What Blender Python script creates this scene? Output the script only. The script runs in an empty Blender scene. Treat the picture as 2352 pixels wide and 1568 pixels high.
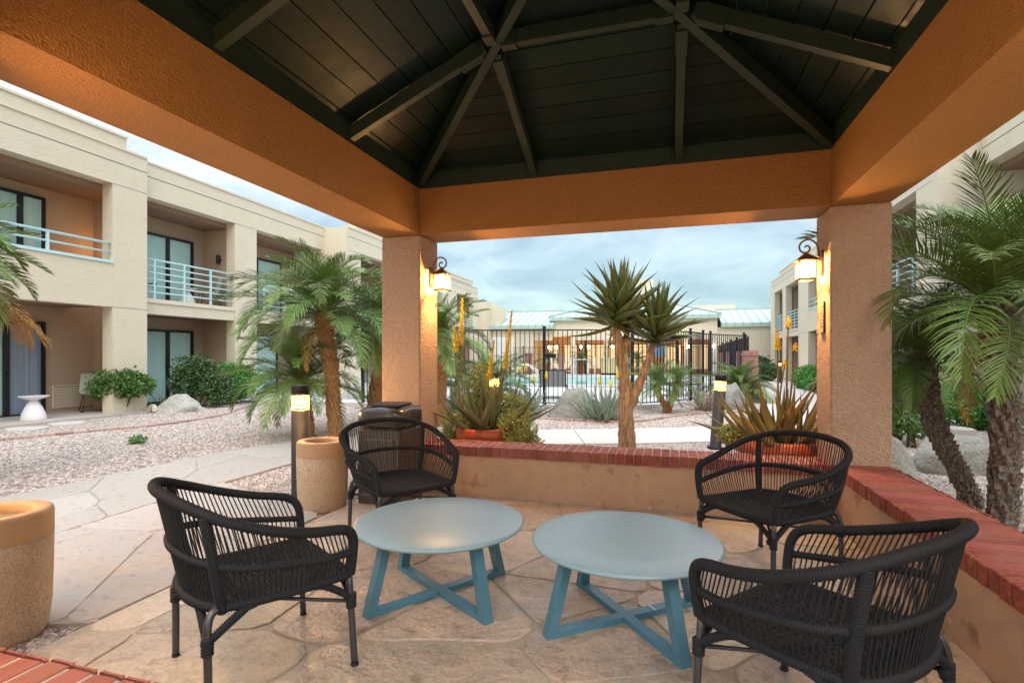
import bpy, math, random
from mathutils import Vector, Matrix, Euler
R = math.radians; PI = math.pi
rnd = random.Random(7)
sc = bpy.context.scene
COL = sc.collection

# ------------------------------------------------------------ camera
CAMH = 1.30; YAW = R(16.4)
cam_d = bpy.data.cameras.new('camera'); cam = bpy.data.objects.new('camera', cam_d); COL.objects.link(cam)
cam.location = (0, 0, CAMH); cam.rotation_euler = (R(90), 0, YAW)
cam_d.sensor_width = 36; cam_d.lens = 36 * 1217 / 2352; cam_d.shift_y = (815 - 784) / 2352
cam_d.clip_start = .05; cam_d.clip_end = 600
sc.camera = cam

# ------------------------------------------------------------ sky and light
SUN_EL, SUN_AZ = R(50), R(155)
w = bpy.data.worlds.new('World'); sc.world = w; w.use_nodes = True
nt = w.node_tree; nt.nodes.clear()
def N(t, **k):
    n = nt.nodes.new(t)
    for a, v in k.items(): setattr(n, a, v)
    return n
out = N('ShaderNodeOutputWorld'); bg = N('ShaderNodeBackground'); bg.inputs[1].default_value = 1.0
sky = N('ShaderNodeTexSky', sky_type='NISHITA', sun_disc=False, sun_elevation=R(8), sun_rotation=SUN_AZ)
tc = N('ShaderNodeTexCoord'); sep = N('ShaderNodeSeparateXYZ')
nt.links.new(tc.outputs['Generated'], sep.inputs[0])
ramp = N('ShaderNodeValToRGB')          # overcast sky: brighter towards the zenith all round
e = ramp.color_ramp.elements
e[0].position = 0.0; e[0].color = (.16, .15, .14, 1)
e[1].position = 1.0; e[1].color = (1.5, 1.58, 1.7, 1)
for p, c in ((.499, (.16, .15, .14, 1)), (.5, (.225, .37, .42, 1)), (.56, (.24, .35, .405, 1)), (.61, (.29, .38, .44, 1)), (.67, (.64, .665, .70, 1)), (.82, (1.05, 1.1, 1.18, 1))):
    k = e.new(p); k.color = c
mp = N('ShaderNodeMath', operation='MULTIPLY_ADD'); mp.inputs[1].default_value = .5; mp.inputs[2].default_value = .5
nt.links.new(sep.outputs[2], mp.inputs[0]); nt.links.new(mp.outputs[0], ramp.inputs[0])
# clouds, projected on a flat layer
dv = N('ShaderNodeMath', operation='ADD'); dv.inputs[1].default_value = .24
ab = N('ShaderNodeMath', operation='ABSOLUTE'); nt.links.new(sep.outputs[2], ab.inputs[0]); nt.links.new(ab.outputs[0], dv.inputs[0])
vd = N('ShaderNodeVectorMath', operation='DIVIDE'); cb = N('ShaderNodeCombineXYZ')
for i in range(3): nt.links.new(dv.outputs[0], cb.inputs[i])
nt.links.new(tc.outputs['Generated'], vd.inputs[0]); nt.links.new(cb.outputs[0], vd.inputs[1])
ns = N('ShaderNodeTexNoise'); ns.inputs['Scale'].default_value = 2.1; ns.inputs['Detail'].default_value = 7; ns.inputs['Roughness'].default_value = .55
ns.inputs['Distortion'].default_value = .5
nt.links.new(vd.outputs[0], ns.inputs['Vector'])
cr = N('ShaderNodeValToRGB'); ce = cr.color_ramp.elements
ce[0].position = .36; ce[0].color = (.70, .765, .85, 1); ce[1].position = .66; ce[1].color = (1.34, 1.22, 1.16, 1)
nt.links.new(ns.outputs[0], cr.inputs[0])
mx = N('ShaderNodeMix', data_type='RGBA', blend_type='MULTIPLY'); mx.inputs[0].default_value = 1
nt.links.new(ramp.outputs[0], mx.inputs[6]); nt.links.new(cr.outputs[0], mx.inputs[7])
sk = N('ShaderNodeVectorMath', operation='SCALE'); sk.inputs['Scale'].default_value = .03
nt.links.new(sky.outputs[0], sk.inputs[0])
ad = N('ShaderNodeMix', data_type='RGBA', blend_type='ADD'); ad.inputs[0].default_value = 1
nt.links.new(mx.outputs[2], ad.inputs[6]); nt.links.new(sk.outputs[0], ad.inputs[7])
nt.links.new(ad.outputs[2], bg.inputs[0]); nt.links.new(bg.outputs[0], out.inputs[0])
sd = bpy.data.lights.new('sun', 'SUN'); sd.energy = .8; sd.angle = R(35); sd.color = (1, .95, .88)
so = bpy.data.objects.new('sun', sd); COL.objects.link(so)
d = Vector((math.sin(SUN_AZ) * math.cos(SUN_EL), math.cos(SUN_AZ) * math.cos(SUN_EL), math.sin(SUN_EL)))
so.rotation_euler = d.to_track_quat('Z', 'Y').to_euler()
sc.view_settings.view_transform = 'Standard'; sc.view_settings.look = 'None'
sc.view_settings.exposure = 0.76; sc.view_settings.gamma = 1
sc.render.engine = 'CYCLES'
sc.cycles.use_denoising = True
try: sc.cycles.denoiser = 'OPENIMAGEDENOISE'
except Exception: pass
sc.cycles.max_bounces = 8; sc.cycles.diffuse_bounces = 4; sc.cycles.glossy_bounces = 3
sc.cycles.transparent_max_bounces = 12; sc.cycles.transmission_bounces = 4
sc.cycles.sample_clamp_indirect = 6; sc.cycles.caustics_reflective = False; sc.cycles.caustics_refractive = False

# ------------------------------------------------------------ materials
def mat(name, col, rough=.8, metal=0, var=None, bump=None, spec=.4, rand=0, streak=None, bump2=None, emit=None, coord='pos', rv=None):
    """var=(scale, colour2, contrast); bump=(scale, strength, distance); rand = per-object brightness spread."""
    m = bpy.data.materials.new(name); m.use_nodes = True
    t = m.node_tree; b = t.nodes['Principled BSDF']; L = t.links.new
    b.inputs['Roughness'].default_value = rough; b.inputs['Metallic'].default_value = metal
    b.inputs['Specular IOR Level'].default_value = spec
    if coord == 'pos':
        g = t.nodes.new('ShaderNodeNewGeometry'); co = g.outputs['Position']
    else:
        g = t.nodes.new('ShaderNodeTexCoord'); co = g.outputs['Object']
    rgb = t.nodes.new('ShaderNodeRGB'); rgb.outputs[0].default_value = (*col, 1); c = rgb.outputs[0]
    def noise(s, det=5, rg=.6, vec=None):
        n = t.nodes.new('ShaderNodeTexNoise'); n.inputs['Scale'].default_value = s
        n.inputs['Detail'].default_value = det; n.inputs['Roughness'].default_value = rg
        L(vec or co, n.inputs['Vector']); return n.outputs[0]
    def mapr(o, a, b_, c_=0, d_=1):
        r = t.nodes.new('ShaderNodeMapRange'); L(o, r.inputs[0])
        for i, v in enumerate((a, b_, c_, d_)): r.inputs[i + 1].default_value = v
        return r.outputs[0]
    def mix(f, a, b_, mode='MIX'):
        x = t.nodes.new('ShaderNodeMix'); x.data_type = 'RGBA'; x.blend_type = mode
        if isinstance(f, (int, float)): x.inputs[0].default_value = f
        else: L(f, x.inputs[0])
        L(a, x.inputs[6])
        if isinstance(b_, tuple): x.inputs[7].default_value = (*b_, 1)
        else: L(b_, x.inputs[7])
        return x.outputs[2]
    if var:
        vs = var if isinstance(var, list) else [var]
        for s, c2, k, *ct in vs:
            q_ = ct[0] if ct else .5
            c = mix(mapr(noise(s), q_ - k, q_ + k), c, c2)
    if streak:      # grain: noise stretched along one axis, (vector scale, colour, contrast)
        sv, c2, k = streak
        mpn = t.nodes.new('ShaderNodeMapping'); mpn.inputs['Scale'].default_value = sv; L(co, mpn.inputs[0])
        c = mix(mapr(noise(1, 6, .65, mpn.outputs[0]), .5 - k, .5 + k), c, c2)
    if rand:
        oi = t.nodes.new('ShaderNodeObjectInfo')
        hs = t.nodes.new('ShaderNodeHueSaturation'); L(c, hs.inputs['Color'])
        L(mapr(oi.outputs['Random'], 0, 1, 1 - rand, 1 + rand), hs.inputs['Value'])
        ml = t.nodes.new('ShaderNodeMath'); ml.operation = 'FRACT'; m2 = t.nodes.new('ShaderNodeMath'); m2.operation = 'MULTIPLY'
        m2.inputs[1].default_value = 7.31; L(oi.outputs['Random'], m2.inputs[0]); L(m2.outputs[0], ml.inputs[0])
        L(mapr(ml.outputs[0], 0, 1, .5 - rand * .05, .5 + rand * .05), hs.inputs['Hue'])
        c = hs.outputs[0]
    L(c, b.inputs['Base Color'])
    if rv: L(mapr(noise(rv[0], 6, .65), .3, .7, rv[1], rv[2]), b.inputs['Roughness'])
    prev = None
    for bp in (bump, bump2):
        if bp:
            bn = t.nodes.new('ShaderNodeBump'); bn.inputs['Strength'].default_value = bp[1]; bn.inputs['Distance'].default_value = bp[2]
            if len(bp) > 3 and bp[3] == 'vor':
                v = t.nodes.new('ShaderNodeTexVoronoi'); v.inputs['Scale'].default_value = bp[0]; L(co, v.inputs['Vector']); h = v.outputs['Distance']
            else: h = noise(bp[0], 3, .55)
            L(h, bn.inputs['Height'])
            if prev: L(prev, bn.inputs['Normal'])
            prev = bn.outputs[0]
    if prev: L(prev, b.inputs['Normal'])
    if emit:
        b.inputs['Emission Color'].default_value = (*emit[0], 1); b.inputs['Emission Strength'].default_value = emit[1]
    return m
M = {}
M['col'] = mat('peach_stucco', (.50, .345, .25), .95, var=[(1.2, (.44, .29, .20), .3), (3.5, (.40, .27, .19), .08, .62), (30, (.56, .40, .30), .25)], bump=(60, 1, .022), bump2=(24, .6, .02), spec=.15)
M['beam'] = mat('orange_stucco', (.37, .155, .028), .6, var=[(1.0, (.29, .115, .018), .3), (5, (.44, .19, .042), .3), (60, (.52, .245, .065), .25)], bump=(85, 1, .02), bump2=(32, .5, .015), spec=.45)
M['lowwall'] = mat('tan_wall_stucco', (.53, .355, .235), .95, var=[(1.6, (.43, .275, .175), .25), (7, (.57, .40, .275), .3), (5, (.34, .22, .15), .05, .64), (17, (.66, .60, .52), .02, .69)], bump=(60, .5, .006), spec=.15)
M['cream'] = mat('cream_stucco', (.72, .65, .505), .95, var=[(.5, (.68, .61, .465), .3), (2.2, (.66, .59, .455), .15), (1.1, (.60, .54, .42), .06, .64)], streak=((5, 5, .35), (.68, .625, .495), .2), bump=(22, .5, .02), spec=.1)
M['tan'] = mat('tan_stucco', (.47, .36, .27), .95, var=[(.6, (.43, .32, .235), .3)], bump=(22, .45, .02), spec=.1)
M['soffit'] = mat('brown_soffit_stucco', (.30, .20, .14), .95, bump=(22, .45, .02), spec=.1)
M['cap'] = mat('parapet_cap', (.70, .63, .50), .7)
M['reveal'] = mat('reveal_joint', (.16, .13, .10), .9)
M['brick'] = mat('red_coping_brick', (.235, .042, .026), .75, var=[(9, (.16, .026, .016), .25), (45, (.34, .10, .07), .16), (3.2, (.31, .105, .078), .1), (22, (.44, .27, .22), .02, .68)], bump=(60, .7, .004), rand=.16, spec=.3)
M['brickp'] = mat('pillar_brick', (.36, .15, .12), .85, var=(20, (.48, .26, .22), .25), rand=.25, bump=(60, .5, .004))
M['mortar'] = mat('mortar', (.42, .36, .32), .95, var=(30, (.32, .26, .23), .3), bump=(90, .6, .004))
M['stone'] = mat('pavilion_flagstone', (.53, .395, .26), .45, rv=(6, .22, .6), var=[(.8, (.43, .44, .40), .09), (2.6, (.56, .35, .20), .14), (6, (.33, .265, .205), .10), (19, (.44, .33, .235), .16), (60, (.62, .52, .41), .25), (9, (.34, .25, .18), .07, .63), (26, (.12, .09, .07), .015, .72)], bump=(7, 1, .03), bump2=(38, .9, .008), rand=.22, spec=.45)
M['stone2'] = mat('path_flagstone', (.475, .445, .395), .7, var=[(.7, (.50, .36, .28), .14), (4, (.43, .42, .385), .2), (24, (.52, .48, .42), .3), (13, (.36, .33, .29), .06, .62)], bump=(8, .5, .018), bump2=(60, .5, .003), rand=.06, spec=.3)
M['grout'] = mat('flagstone_mortar', (.50, .43, .335), .95, var=(5, (.38, .31, .24), .25), bump=(90, .7, .004))
M['concrete'] = mat('pale_path_concrete', (.54, .52, .485), .9, var=[(.8, (.54, .49, .43), .3), (9, (.64, .61, .57), .3)], bump=(40, .5, .004))
M['edge'] = mat('dusty_edging_brick', (.42, .26, .21), .9, var=(12, (.46, .34, .29), .2), rand=.2)
M['deck'] = mat('pool_deck_concrete', (.58, .60, .58), .85, var=(.5, (.52, .55, .55), .3))
M['gravelbase'] = mat('gravel_ground', (.46, .40, .35), .98, var=[(45, (.24, .19, .16), .18), (18, (.50, .44, .40), .25), (.5, (.44, .36, .31), .3)], bump=(55, 1, .03, 'vor'))
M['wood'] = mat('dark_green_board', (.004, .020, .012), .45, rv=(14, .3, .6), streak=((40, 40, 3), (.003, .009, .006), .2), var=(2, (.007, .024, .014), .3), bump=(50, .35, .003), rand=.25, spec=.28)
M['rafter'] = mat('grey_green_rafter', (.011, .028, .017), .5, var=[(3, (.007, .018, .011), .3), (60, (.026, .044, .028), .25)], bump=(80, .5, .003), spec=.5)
M['chairmetal'] = mat('dark_grey_metal', (.085, .09, .10), .36, .6)
M['rope'] = mat('black_rope', (.014, .0172, .0215), .75, bump=(500, .6, .001), spec=.35)
M['weave'] = mat('black_seat_weave', (.014, .0172, .0215), .7, bump=(500, .6, .001), spec=.35)
M['top'] = mat('pale_blue_tabletop', (.275, .42, .485), .33, var=[(1.8, (.31, .43, .475), .25), (7, (.245, .40, .47), .2)], spec=.5, bump=(3, .03, .01))
M['tleg'] = mat('blue_table_frame', (.075, .215, .31), .42, var=(5, (.09, .24, .33), .3), spec=.5)
M['planter'] = mat('exposed_aggregate', (.44, .30, .185), .9, var=[(60, (.28, .17, .10), .12), (140, (.72, .60, .45), .1), (2, (.44, .32, .21), .3)], bump=(70, .7, .005, 'vor'), coord='obj')
M['rim'] = mat('smooth_concrete_rim', (.50, .33, .19), .75, var=(6, (.42, .26, .14), .3), bump=(60, .3, .002))
M['sand'] = mat('ash_sand', (.16, .11, .06), 1, var=(160, (.40, .30, .18), .2), bump=(160, 1, .004))
M['bronze'] = mat('bronze_post', (.012, .010, .009), .5, 0, spec=.35)
M['bin'] = mat('brown_bin_plastic', (.075, .055, .042), .34, spec=.5, var=(3, (.065, .047, .036), .3))
M['binlid'] = mat('dark_bin_lid', (.042, .035, .032), .25, spec=.5)
M['black'] = mat('black_metal', (.012, .014, .022), .45, .3, spec=.5)
M['green'] = mat('verdigris_roof', (.42, .55, .505), .7, var=(1.0, (.46, .59, .545), .3), spec=.4)
M['greendark'] = mat('roof_seam', (.27, .42, .38), .5)
M['rail'] = mat('aqua_railing', (.50, .74, .75), .5)
M['frame'] = mat('dark_window_frame', (.012, .012, .013), .4)
M['curtain'] = mat('aqua_curtain', (.56, .90, .85), .9, streak=((9, 9, .15), (.68, .95, .92), .25))
M['curtainb'] = mat('lilac_curtain', (.38, .46, .56), .9, streak=((14, 14, .15), (.22, .28, .38), .25))
M['white'] = mat('white_plastic', (.80, .80, .82), .4)
M['whitepaint'] = mat('white_paint', (.72, .72, .70), .6)
M['palechair'] = mat('pale_green_weave', (.48, .52, .42), .7)
M['chairdark'] = mat('dark_shell', (.09, .06, .05), .6)
M['rockm'] = mat('grey_boulder', (.33, .345, .31), .95, var=[(3, (.24, .25, .22), .25), (14, (.40, .41, .37), .3), (.9, (.31, .29, .23), .2), (40, (.22, .22, .2), .1)], bump=(7, 1, .07), bump2=(50, .6, .008))
M['rockw'] = mat('white_boulder', (.50, .51, .45), .95, var=[(3, (.40, .40, .34), .25), (16, (.58, .58, .52), .3), (40, (.36, .36, .32), .1)], bump=(7, 1, .06), bump2=(50, .6, .008))
M['rockb'] = mat('brown_boulder', (.30, .27, .21), .95, var=[(4, (.20, .18, .14), .25), (16, (.36, .34, .28), .3)], bump=(9, .9, .03), bump2=(50, .6, .008))
M['terra'] = mat('glazed_terracotta', (.50, .105, .035), .35, var=[(5, (.42, .08, .025), .3), (20, (.60, .34, .25), .03, .70)], spec=.5)
M['soil'] = mat('potting_soil', (.06, .04, .03), 1, bump=(60, 1, .02))
M['leafpalm'] = mat('palm_leaflet', (.115, .205, .034), .46, rand=.4, var=(3, (.165, .245, .075), .3), spec=.35)
M['leafdry'] = mat('dry_or_lamplit_leaflet', (.42, .22, .06), .6, rand=.2)  # dry fronds; on the left edge palm this orange stands in for lamplight
M['rachis'] = mat('palm_rachis', (.17, .21, .07), .5)
M['trunk'] = mat('palm_trunk_boots', (.38, .185, .065), .85, var=[(14, (.52, .29, .12), .2), (40, (.17, .09, .045), .25)], bump=(50, .8, .01))  # bark lightened and warmed: orange lamp glow put into the colour
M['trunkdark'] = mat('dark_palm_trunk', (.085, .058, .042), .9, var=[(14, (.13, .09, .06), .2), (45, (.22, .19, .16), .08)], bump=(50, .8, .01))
M['agave'] = mat('grey_green_agave', (.24, .31, .22), .5, var=(4, (.30, .36, .27), .3), rand=.2)
M['agavedry'] = mat('dry_agave', (.36, .29, .24), .7, rand=.2)
M['aloe'] = mat('olive_aloe', (.16, .195, .09), .42, var=[(3, (.22, .185, .10), .2), (9, (.15, .20, .10), .3)], rand=.2)
M['aloered'] = mat('red_tipped_aloe', (.22, .20, .07), .45, var=[(5, (.36, .16, .06), .22), (9, (.18, .20, .08), .3)], rand=.22)
M['aloetree'] = mat('dark_olive_tree_aloe', (.075, .105, .03), .36, var=[(2.5, (.125, .14, .04), .3)], rand=.25)
M['bark'] = mat('tan_flaking_bark', (.54, .36, .21), .9, streak=((34, 34, 6), (.27, .16, .085), .09), var=(5, (.56, .37, .21), .25), bump=(26, .9, .02))
M['bloom'] = mat('yellow_bloom', (.74, .60, .03), .6, var=(9, (.70, .42, .02), .15))
M['stalk'] = mat('flower_stalk', (.19, .14, .05), .7)
M['bush'] = mat('bush_leaf', (.075, .19, .045), .5, rand=.2, var=(7, (.12, .27, .06), .3))
M['bushdark'] = mat('dark_bush_leaf', (.055, .115, .05), .5, var=(7, (.10, .18, .06), .3))
M['hedge'] = mat('hedge_leaf', (.085, .26, .05), .5, var=(7, (.13, .34, .07), .3))
M['jade'] = mat('small_yellow_green_leaf', (.31, .35, .09), .5, var=(20, (.44, .44, .14), .3))
M['stem'] = mat('brown_stem', (.16, .11, .08), .9)
M['water'] = mat('pool_water', (.16, .50, .50), .08, spec=.6, var=(1.5, (.22, .60, .58), .3), bump=(6, .25, .02))
M['orange'] = mat('orange_patio_wall', (.60, .42, .26), .8)
M['yellow'] = mat('yellow_counter', (.66, .60, .30), .6)
M['blue'] = mat('blue_canvas', (.12, .22, .34), .8)
M['sling'] = mat('grey_sling_fabric', (.24, .24, .23), .8)
M['plaque'] = mat('brass_plaque', (.52, .44, .26), .5, .3)
M['plaquetext'] = mat('plaque_lettering', (.20, .17, .12), .6)
M['brass'] = mat('aged_bronze_lantern', (.24, .13, .05), .45, .6)
M['lit'] = mat('lit_window', (.9, .8, .5), .5, emit=((1, .74, .42), .42))
M['litw'] = mat('lamp_globe', (1, .9, .7), .5, emit=((1, .72, .38), 14))
M['bulb'] = mat('bulb', (1, .9, .7), .5, emit=((1, .62, .26), 14))
def pane_mat(name, col, tr, em, ecol=(1, .6, .25)):
    m = bpy.data.materials.new(name); m.use_nodes = True; t = m.node_tree; t.nodes.clear(); L = t.links.new
    o = t.nodes.new('ShaderNodeOutputMaterial'); mxs = t.nodes.new('ShaderNodeMixShader'); mxs.inputs[0].default_value = tr
    a = t.nodes.new('ShaderNodeBsdfPrincipled'); a.inputs['Base Color'].default_value = (*col, 1); a.inputs['Roughness'].default_value = .12
    a.inputs['Emission Color'].default_value = (*ecol, 1); a.inputs['Emission Strength'].default_value = em
    b = t.nodes.new('ShaderNodeBsdfTransparent')
    L(a.outputs[0], mxs.inputs[1]); L(b.outputs[0], mxs.inputs[2]); L(mxs.outputs[0], o.inputs[0]); return m
M['lampglass'] = pane_mat('seeded_lamp_glass', (.9, .8, .6), .7, 5.0, (1, .68, .34))
M['lampglass2'] = pane_mat('bollard_lamp_glass', (.75, .42, .14), .8, 2.4, (1, .55, .18))
M['glass'] = pane_mat('door_glass', (.02, .05, .055), .88, 0)

# ------------------------------------------------------------ mesh building
class MB:
    def __init__(s): s.v = []; s.f = []; s.sm = []
    def add(s, vs, fs, smooth=False):
        o = len(s.v); s.v += [tuple(v) for v in vs]; s.f += [tuple(i + o for i in f) for f in fs]; s.sm += [smooth] * len(fs); return s
    def box(s, x0, x1, y0, y1, z0, z1):
        v = [(x0, y0, z0), (x1, y0, z0), (x1, y1, z0), (x0, y1, z0), (x0, y0, z1), (x1, y0, z1), (x1, y1, z1), (x0, y1, z1)]
        return s.add(v, [(0, 3, 2, 1), (4, 5, 6, 7), (0, 1, 5, 4), (1, 2, 6, 5), (2, 3, 7, 6), (3, 0, 4, 7)])
    def rbox(s, x0, x1, y0, y1, z0, z1, b=.004):
        """box with a small chamfer on its top and upright edges"""
        p = []
        for z, i in ((z0, 0), (z1 - b, 0), (z1, b)):
            p.append([(x0 + i, y0 + i + b, z), (x0 + i + b, y0 + i, z), (x1 - i - b, y0 + i, z), (x1 - i, y0 + i + b, z),
                      (x1 - i, y1 - i - b, z), (x1 - i - b, y1 - i, z), (x0 + i + b, y1 - i, z), (x0 + i, y1 - i - b, z)])
        v = [q for r_ in p for q in r_]; f = [tuple(range(7, -1, -1)), tuple(range(16, 24))]
        for k in (0, 8):
            for i in range(8): f.append((k + i, k + (i + 1) % 8, k + 8 + (i + 1) % 8, k + 8 + i))
        return s.add(v, f)
    def beam(s, a, b, w_, h, up=(0, 0, 1)):
        """rectangular bar from a to b, w_ wide, h deep"""
        a, b = Vector(a), Vector(b); d = (b - a).normalized(); u = Vector(up); sd_ = d.cross(u).normalized(); u = sd_.cross(d)
        v = []
        for p in (a, b):
            for i, j in ((-1, -1), (1, -1), (1, 1), (-1, 1)): v.append(p + sd_ * (w_ / 2 * i) + u * (h / 2 * j))
        return s.add(v, [(0, 1, 2, 3), (7, 6, 5, 4), (0, 4, 5, 1), (1, 5, 6, 2), (2, 6, 7, 3), (3, 7, 4, 0)])
    def prism(s, poly, z0, z1, inset=0):
        n = len(poly); cx = sum(p[0] for p in poly) / n; cy = sum(p[1] for p in poly) / n
        v = [(x, y, z0) for x, y in poly] + [(x, y, z1 - inset * .6) for x, y in poly]
        f = [tuple(range(n - 1, -1, -1))]
        for i in range(n): f.append((i, (i + 1) % n, n + (i + 1) % n, n + i))
        if inset:
            for x, y in poly:
                d = math.hypot(x - cx, y - cy) or 1; k = max(0, 1 - inset / d); v.append((cx + (x - cx) * k, cy + (y - cy) * k, z1))
            for i in range(n): f.append((n + i, n + (i + 1) % n, 2 * n + (i + 1) % n, 2 * n + i))
            f.append(tuple(range(2 * n, 3 * n)))
        else: f.append(tuple(range(n, 2 * n)))
        return s.add(v, f)
    def tube(s, pts, r, n=8, smooth=True, caps=True, closed=False):
        pts = [Vector(p) for p in pts]; m = len(pts); rr = r if isinstance(r, (list, tuple)) else [r] * m
        v = []; t0 = None; nrm = None
        for i, p in enumerate(pts):
            if closed: t = pts[(i + 1) % m] - pts[i - 1]
            else: t = pts[min(i + 1, m - 1)] - pts[max(i - 1, 0)]
            t = t.normalized() if t.length > 1e-9 else Vector((0, 0, 1))
            if nrm is None:
                nrm = t.orthogonal().normalized()
            else:
                nrm = (nrm - t * nrm.dot(t)); nrm = nrm.normalized() if nrm.length > 1e-6 else t.orthogonal().normalized()
            bn = t.cross(nrm)
            for k in range(n):
                a = 2 * PI * k / n; v.append(p + (nrm * math.cos(a) + bn * math.sin(a)) * rr[i])
        f = []
        for i in range(m if closed else m - 1):
            j = (i + 1) % m
            for k in range(n): f.append((i * n + k, i * n + (k + 1) % n, j * n + (k + 1) % n, j * n + k))
        if caps and not closed: f.append(tuple(range(n - 1, -1, -1))); f.append(tuple(range((m - 1) * n, m * n)))
        return s.add(v, f, smooth)
    def lathe(s, prof, n=24, c=(0, 0), smooth=True, capb=True, capt=True):
        v = []; m = len(prof)
        for r_, z in prof:
            for k in range(n):
                a = 2 * PI * k / n; v.append((c[0] + r_ * math.cos(a), c[1] + r_ * math.sin(a), z))
        f = []
        for i in range(m - 1):
            for k in range(n): f.append((i * n + k, i * n + (k + 1) % n, (i + 1) * n + (k + 1) % n, (i + 1) * n + k))
        if capb: f.append(tuple(range(n - 1, -1, -1)))
        if capt: f.append(tuple(range((m - 1) * n, m * n)))
        return s.add(v, f, smooth)
    def xf(s, mtx):
        s.v = [tuple(mtx @ Vector(v)) for v in s.v]; return s
    def mesh(s, name, m):
        me = bpy.data.meshes.new(name); me.from_pydata(s.v, [], s.f); me.update()
        if any(s.sm): me.polygons.foreach_set('use_smooth', s.sm)
        me.materials.append(m); return me
    def build(s, name, m, parent=None, **k):
        return obj(name, s.mesh(name, m), parent, **k)
def obj(name, me, parent=None, loc=None, rot=None, scale=None, label=None, cat=None, group=None, kind=None):
    o = bpy.data.objects.new(name, me); COL.objects.link(o)
    if parent: o.parent = parent
    if loc: o.location = loc
    if rot: o.rotation_euler = rot
    if scale: o.scale = scale
    return tag(o, label, cat, group, kind)
def tag(o, label=None, cat=None, group=None, kind=None):
    for k, v in (('label', label), ('category', cat), ('group', group), ('kind', kind)):
        if v: o[k] = v
    return o
def thing(name, label, cat, loc=(0, 0, 0), rz=0, group=None, rot=None):
    return obj(name, None, None, loc, rot or (0, 0, rz), None, label, cat, group)
def dup(root, loc, rz, label, group=None):
    r_ = root.copy(); COL.objects.link(r_); r_.location = loc; r_.rotation_euler = (0, 0, rz); r_['label'] = label
    if group: r_['group'] = group
    def kids(a, b):
        for ch in a.children:
            c_ = ch.copy(); COL.objects.link(c_); c_.parent = b; kids(ch, c_)
    kids(root, r_); return r_
def point(name, loc, power, col=(1, .58, .24), r_=.03, parent=None):
    d_ = bpy.data.lights.new(name, 'POINT'); d_.energy = power; d_.color = col; d_.shadow_soft_size = r_
    o = bpy.data.objects.new(name, d_); COL.objects.link(o); o.location = loc
    if parent: o.parent = parent
    return o
def smoothpath(P, k=8):
    """Catmull-Rom through control points"""
    P = [Vector(p) for p in P]; Q = [P[0] * 2 - P[1]] + P + [P[-1] * 2 - P[-2]]; o = []
    for i in range(1, len(Q) - 2):
        for j in range(k):
            t = j / k; a, b, c, d_ = Q[i - 1:i + 3]
            o.append(.5 * ((2 * b) + (c - a) * t + (2 * a - 5 * b + 4 * c - d_) * t * t + (3 * b - a - 3 * c + d_) * t ** 3))
    o.append(P[-1]); return o
def resample(P, n):
    L_ = [0]
    for a, b in zip(P, P[1:]): L_.append(L_[-1] + (b - a).length)
    o = []; j = 0
    for i in range(n):
        d_ = L_[-1] * i / (n - 1)
        while j < len(L_) - 2 and L_[j + 1] < d_: j += 1
        s_ = L_[j + 1] - L_[j] or 1; o.append(P[j].lerp(P[j + 1], (d_ - L_[j]) / s_))
    return o
def clip(poly, nx, ny, d):      # keep points with n.p <= d
    o = []
    for i in range(len(poly)):
        a = poly[i]; b = poly[(i + 1) % len(poly)]; da = nx * a[0] + ny * a[1] - d; db = nx * b[0] + ny * b[1] - d
        if da <= 0: o.append(a)
        if (da < 0 < db) or (db < 0 < da):
            t = da / (da - db); o.append((a[0] + (b[0] - a[0]) * t, a[1] + (b[1] - a[1]) * t))
    return o
def area(p): return .5 * sum(p[i - 1][0] * p[i][1] - p[i][0] * p[i - 1][1] for i in range(len(p)))
# ------------------------------------------------------------ ground, paths, floor
g_ = MB(); g_.add([(-120, -60, -.045), (120, -60, -.045), (120, 200, -.045), (-120, 200, -.045)], [(0, 1, 2, 3)])
g_.build('ground', M['gravelbase'], kind='structure')
def voronoi(poly, n, rg, asp=1.0, ang=0, relax=2):
    xs = [p[0] for p in poly]; ys = [p[1] for p in poly]; ca, sa = math.cos(ang), math.sin(ang)
    def inside(x, y):
        return all((poly[(i + 1) % len(poly)][0] - poly[i][0]) * (y - poly[i][1]) - (poly[(i + 1) % len(poly)][1] - poly[i][1]) * (x - poly[i][0]) >= 0 for i in range(len(poly)))
    S = []
    while len(S) < n:
        best = None
        for _ in range(6):
            x, y = rg.uniform(min(xs), max(xs)), rg.uniform(min(ys), max(ys))
            if not inside(x, y): continue
            dm = min([(x - a) ** 2 + (y - b) ** 2 for a, b in S] or [9])
            if best is None or dm > best[0]: best = (dm, x, y)
        if best: S.append(best[1:])
    # anisotropic metric: work in a stretched frame
    T = lambda p: ((p[0] * ca + p[1] * sa) / asp, -p[0] * sa + p[1] * ca)
    Ti = lambda q: (q[0] * asp * ca - q[1] * sa, q[0] * asp * sa + q[1] * ca)
    P = [T(p) for p in poly]; S = [T(p) for p in S]; cells = []
    for i, a in enumerate(S):
        c = P[:]
        for j, b in enumerate(S):
            if i == j: continue
            nx, ny = b[0] - a[0], b[1] - a[1]; d_ = (b[0] ** 2 + b[1] ** 2 - a[0] ** 2 - a[1] ** 2) / 2
            c = clip(c, nx, ny, d_)
            if len(c) < 3: break
        if len(c) >= 3: cells.append([Ti(q) for q in c])
    return cells
def inset_poly(c, g):
    o = c[:]
    for i in range(len(c)):
        a, b = c[i], c[(i + 1) % len(c)]; dx, dy = b[0] - a[0], b[1] - a[1]; l = math.hypot(dx, dy)
        if l < 1e-6: continue
        nx, ny = dy / l, -dx / l; o = clip(o, nx, ny, nx * a[0] + ny * a[1] - g)
        if len(o) < 3: return None
    return o
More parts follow.
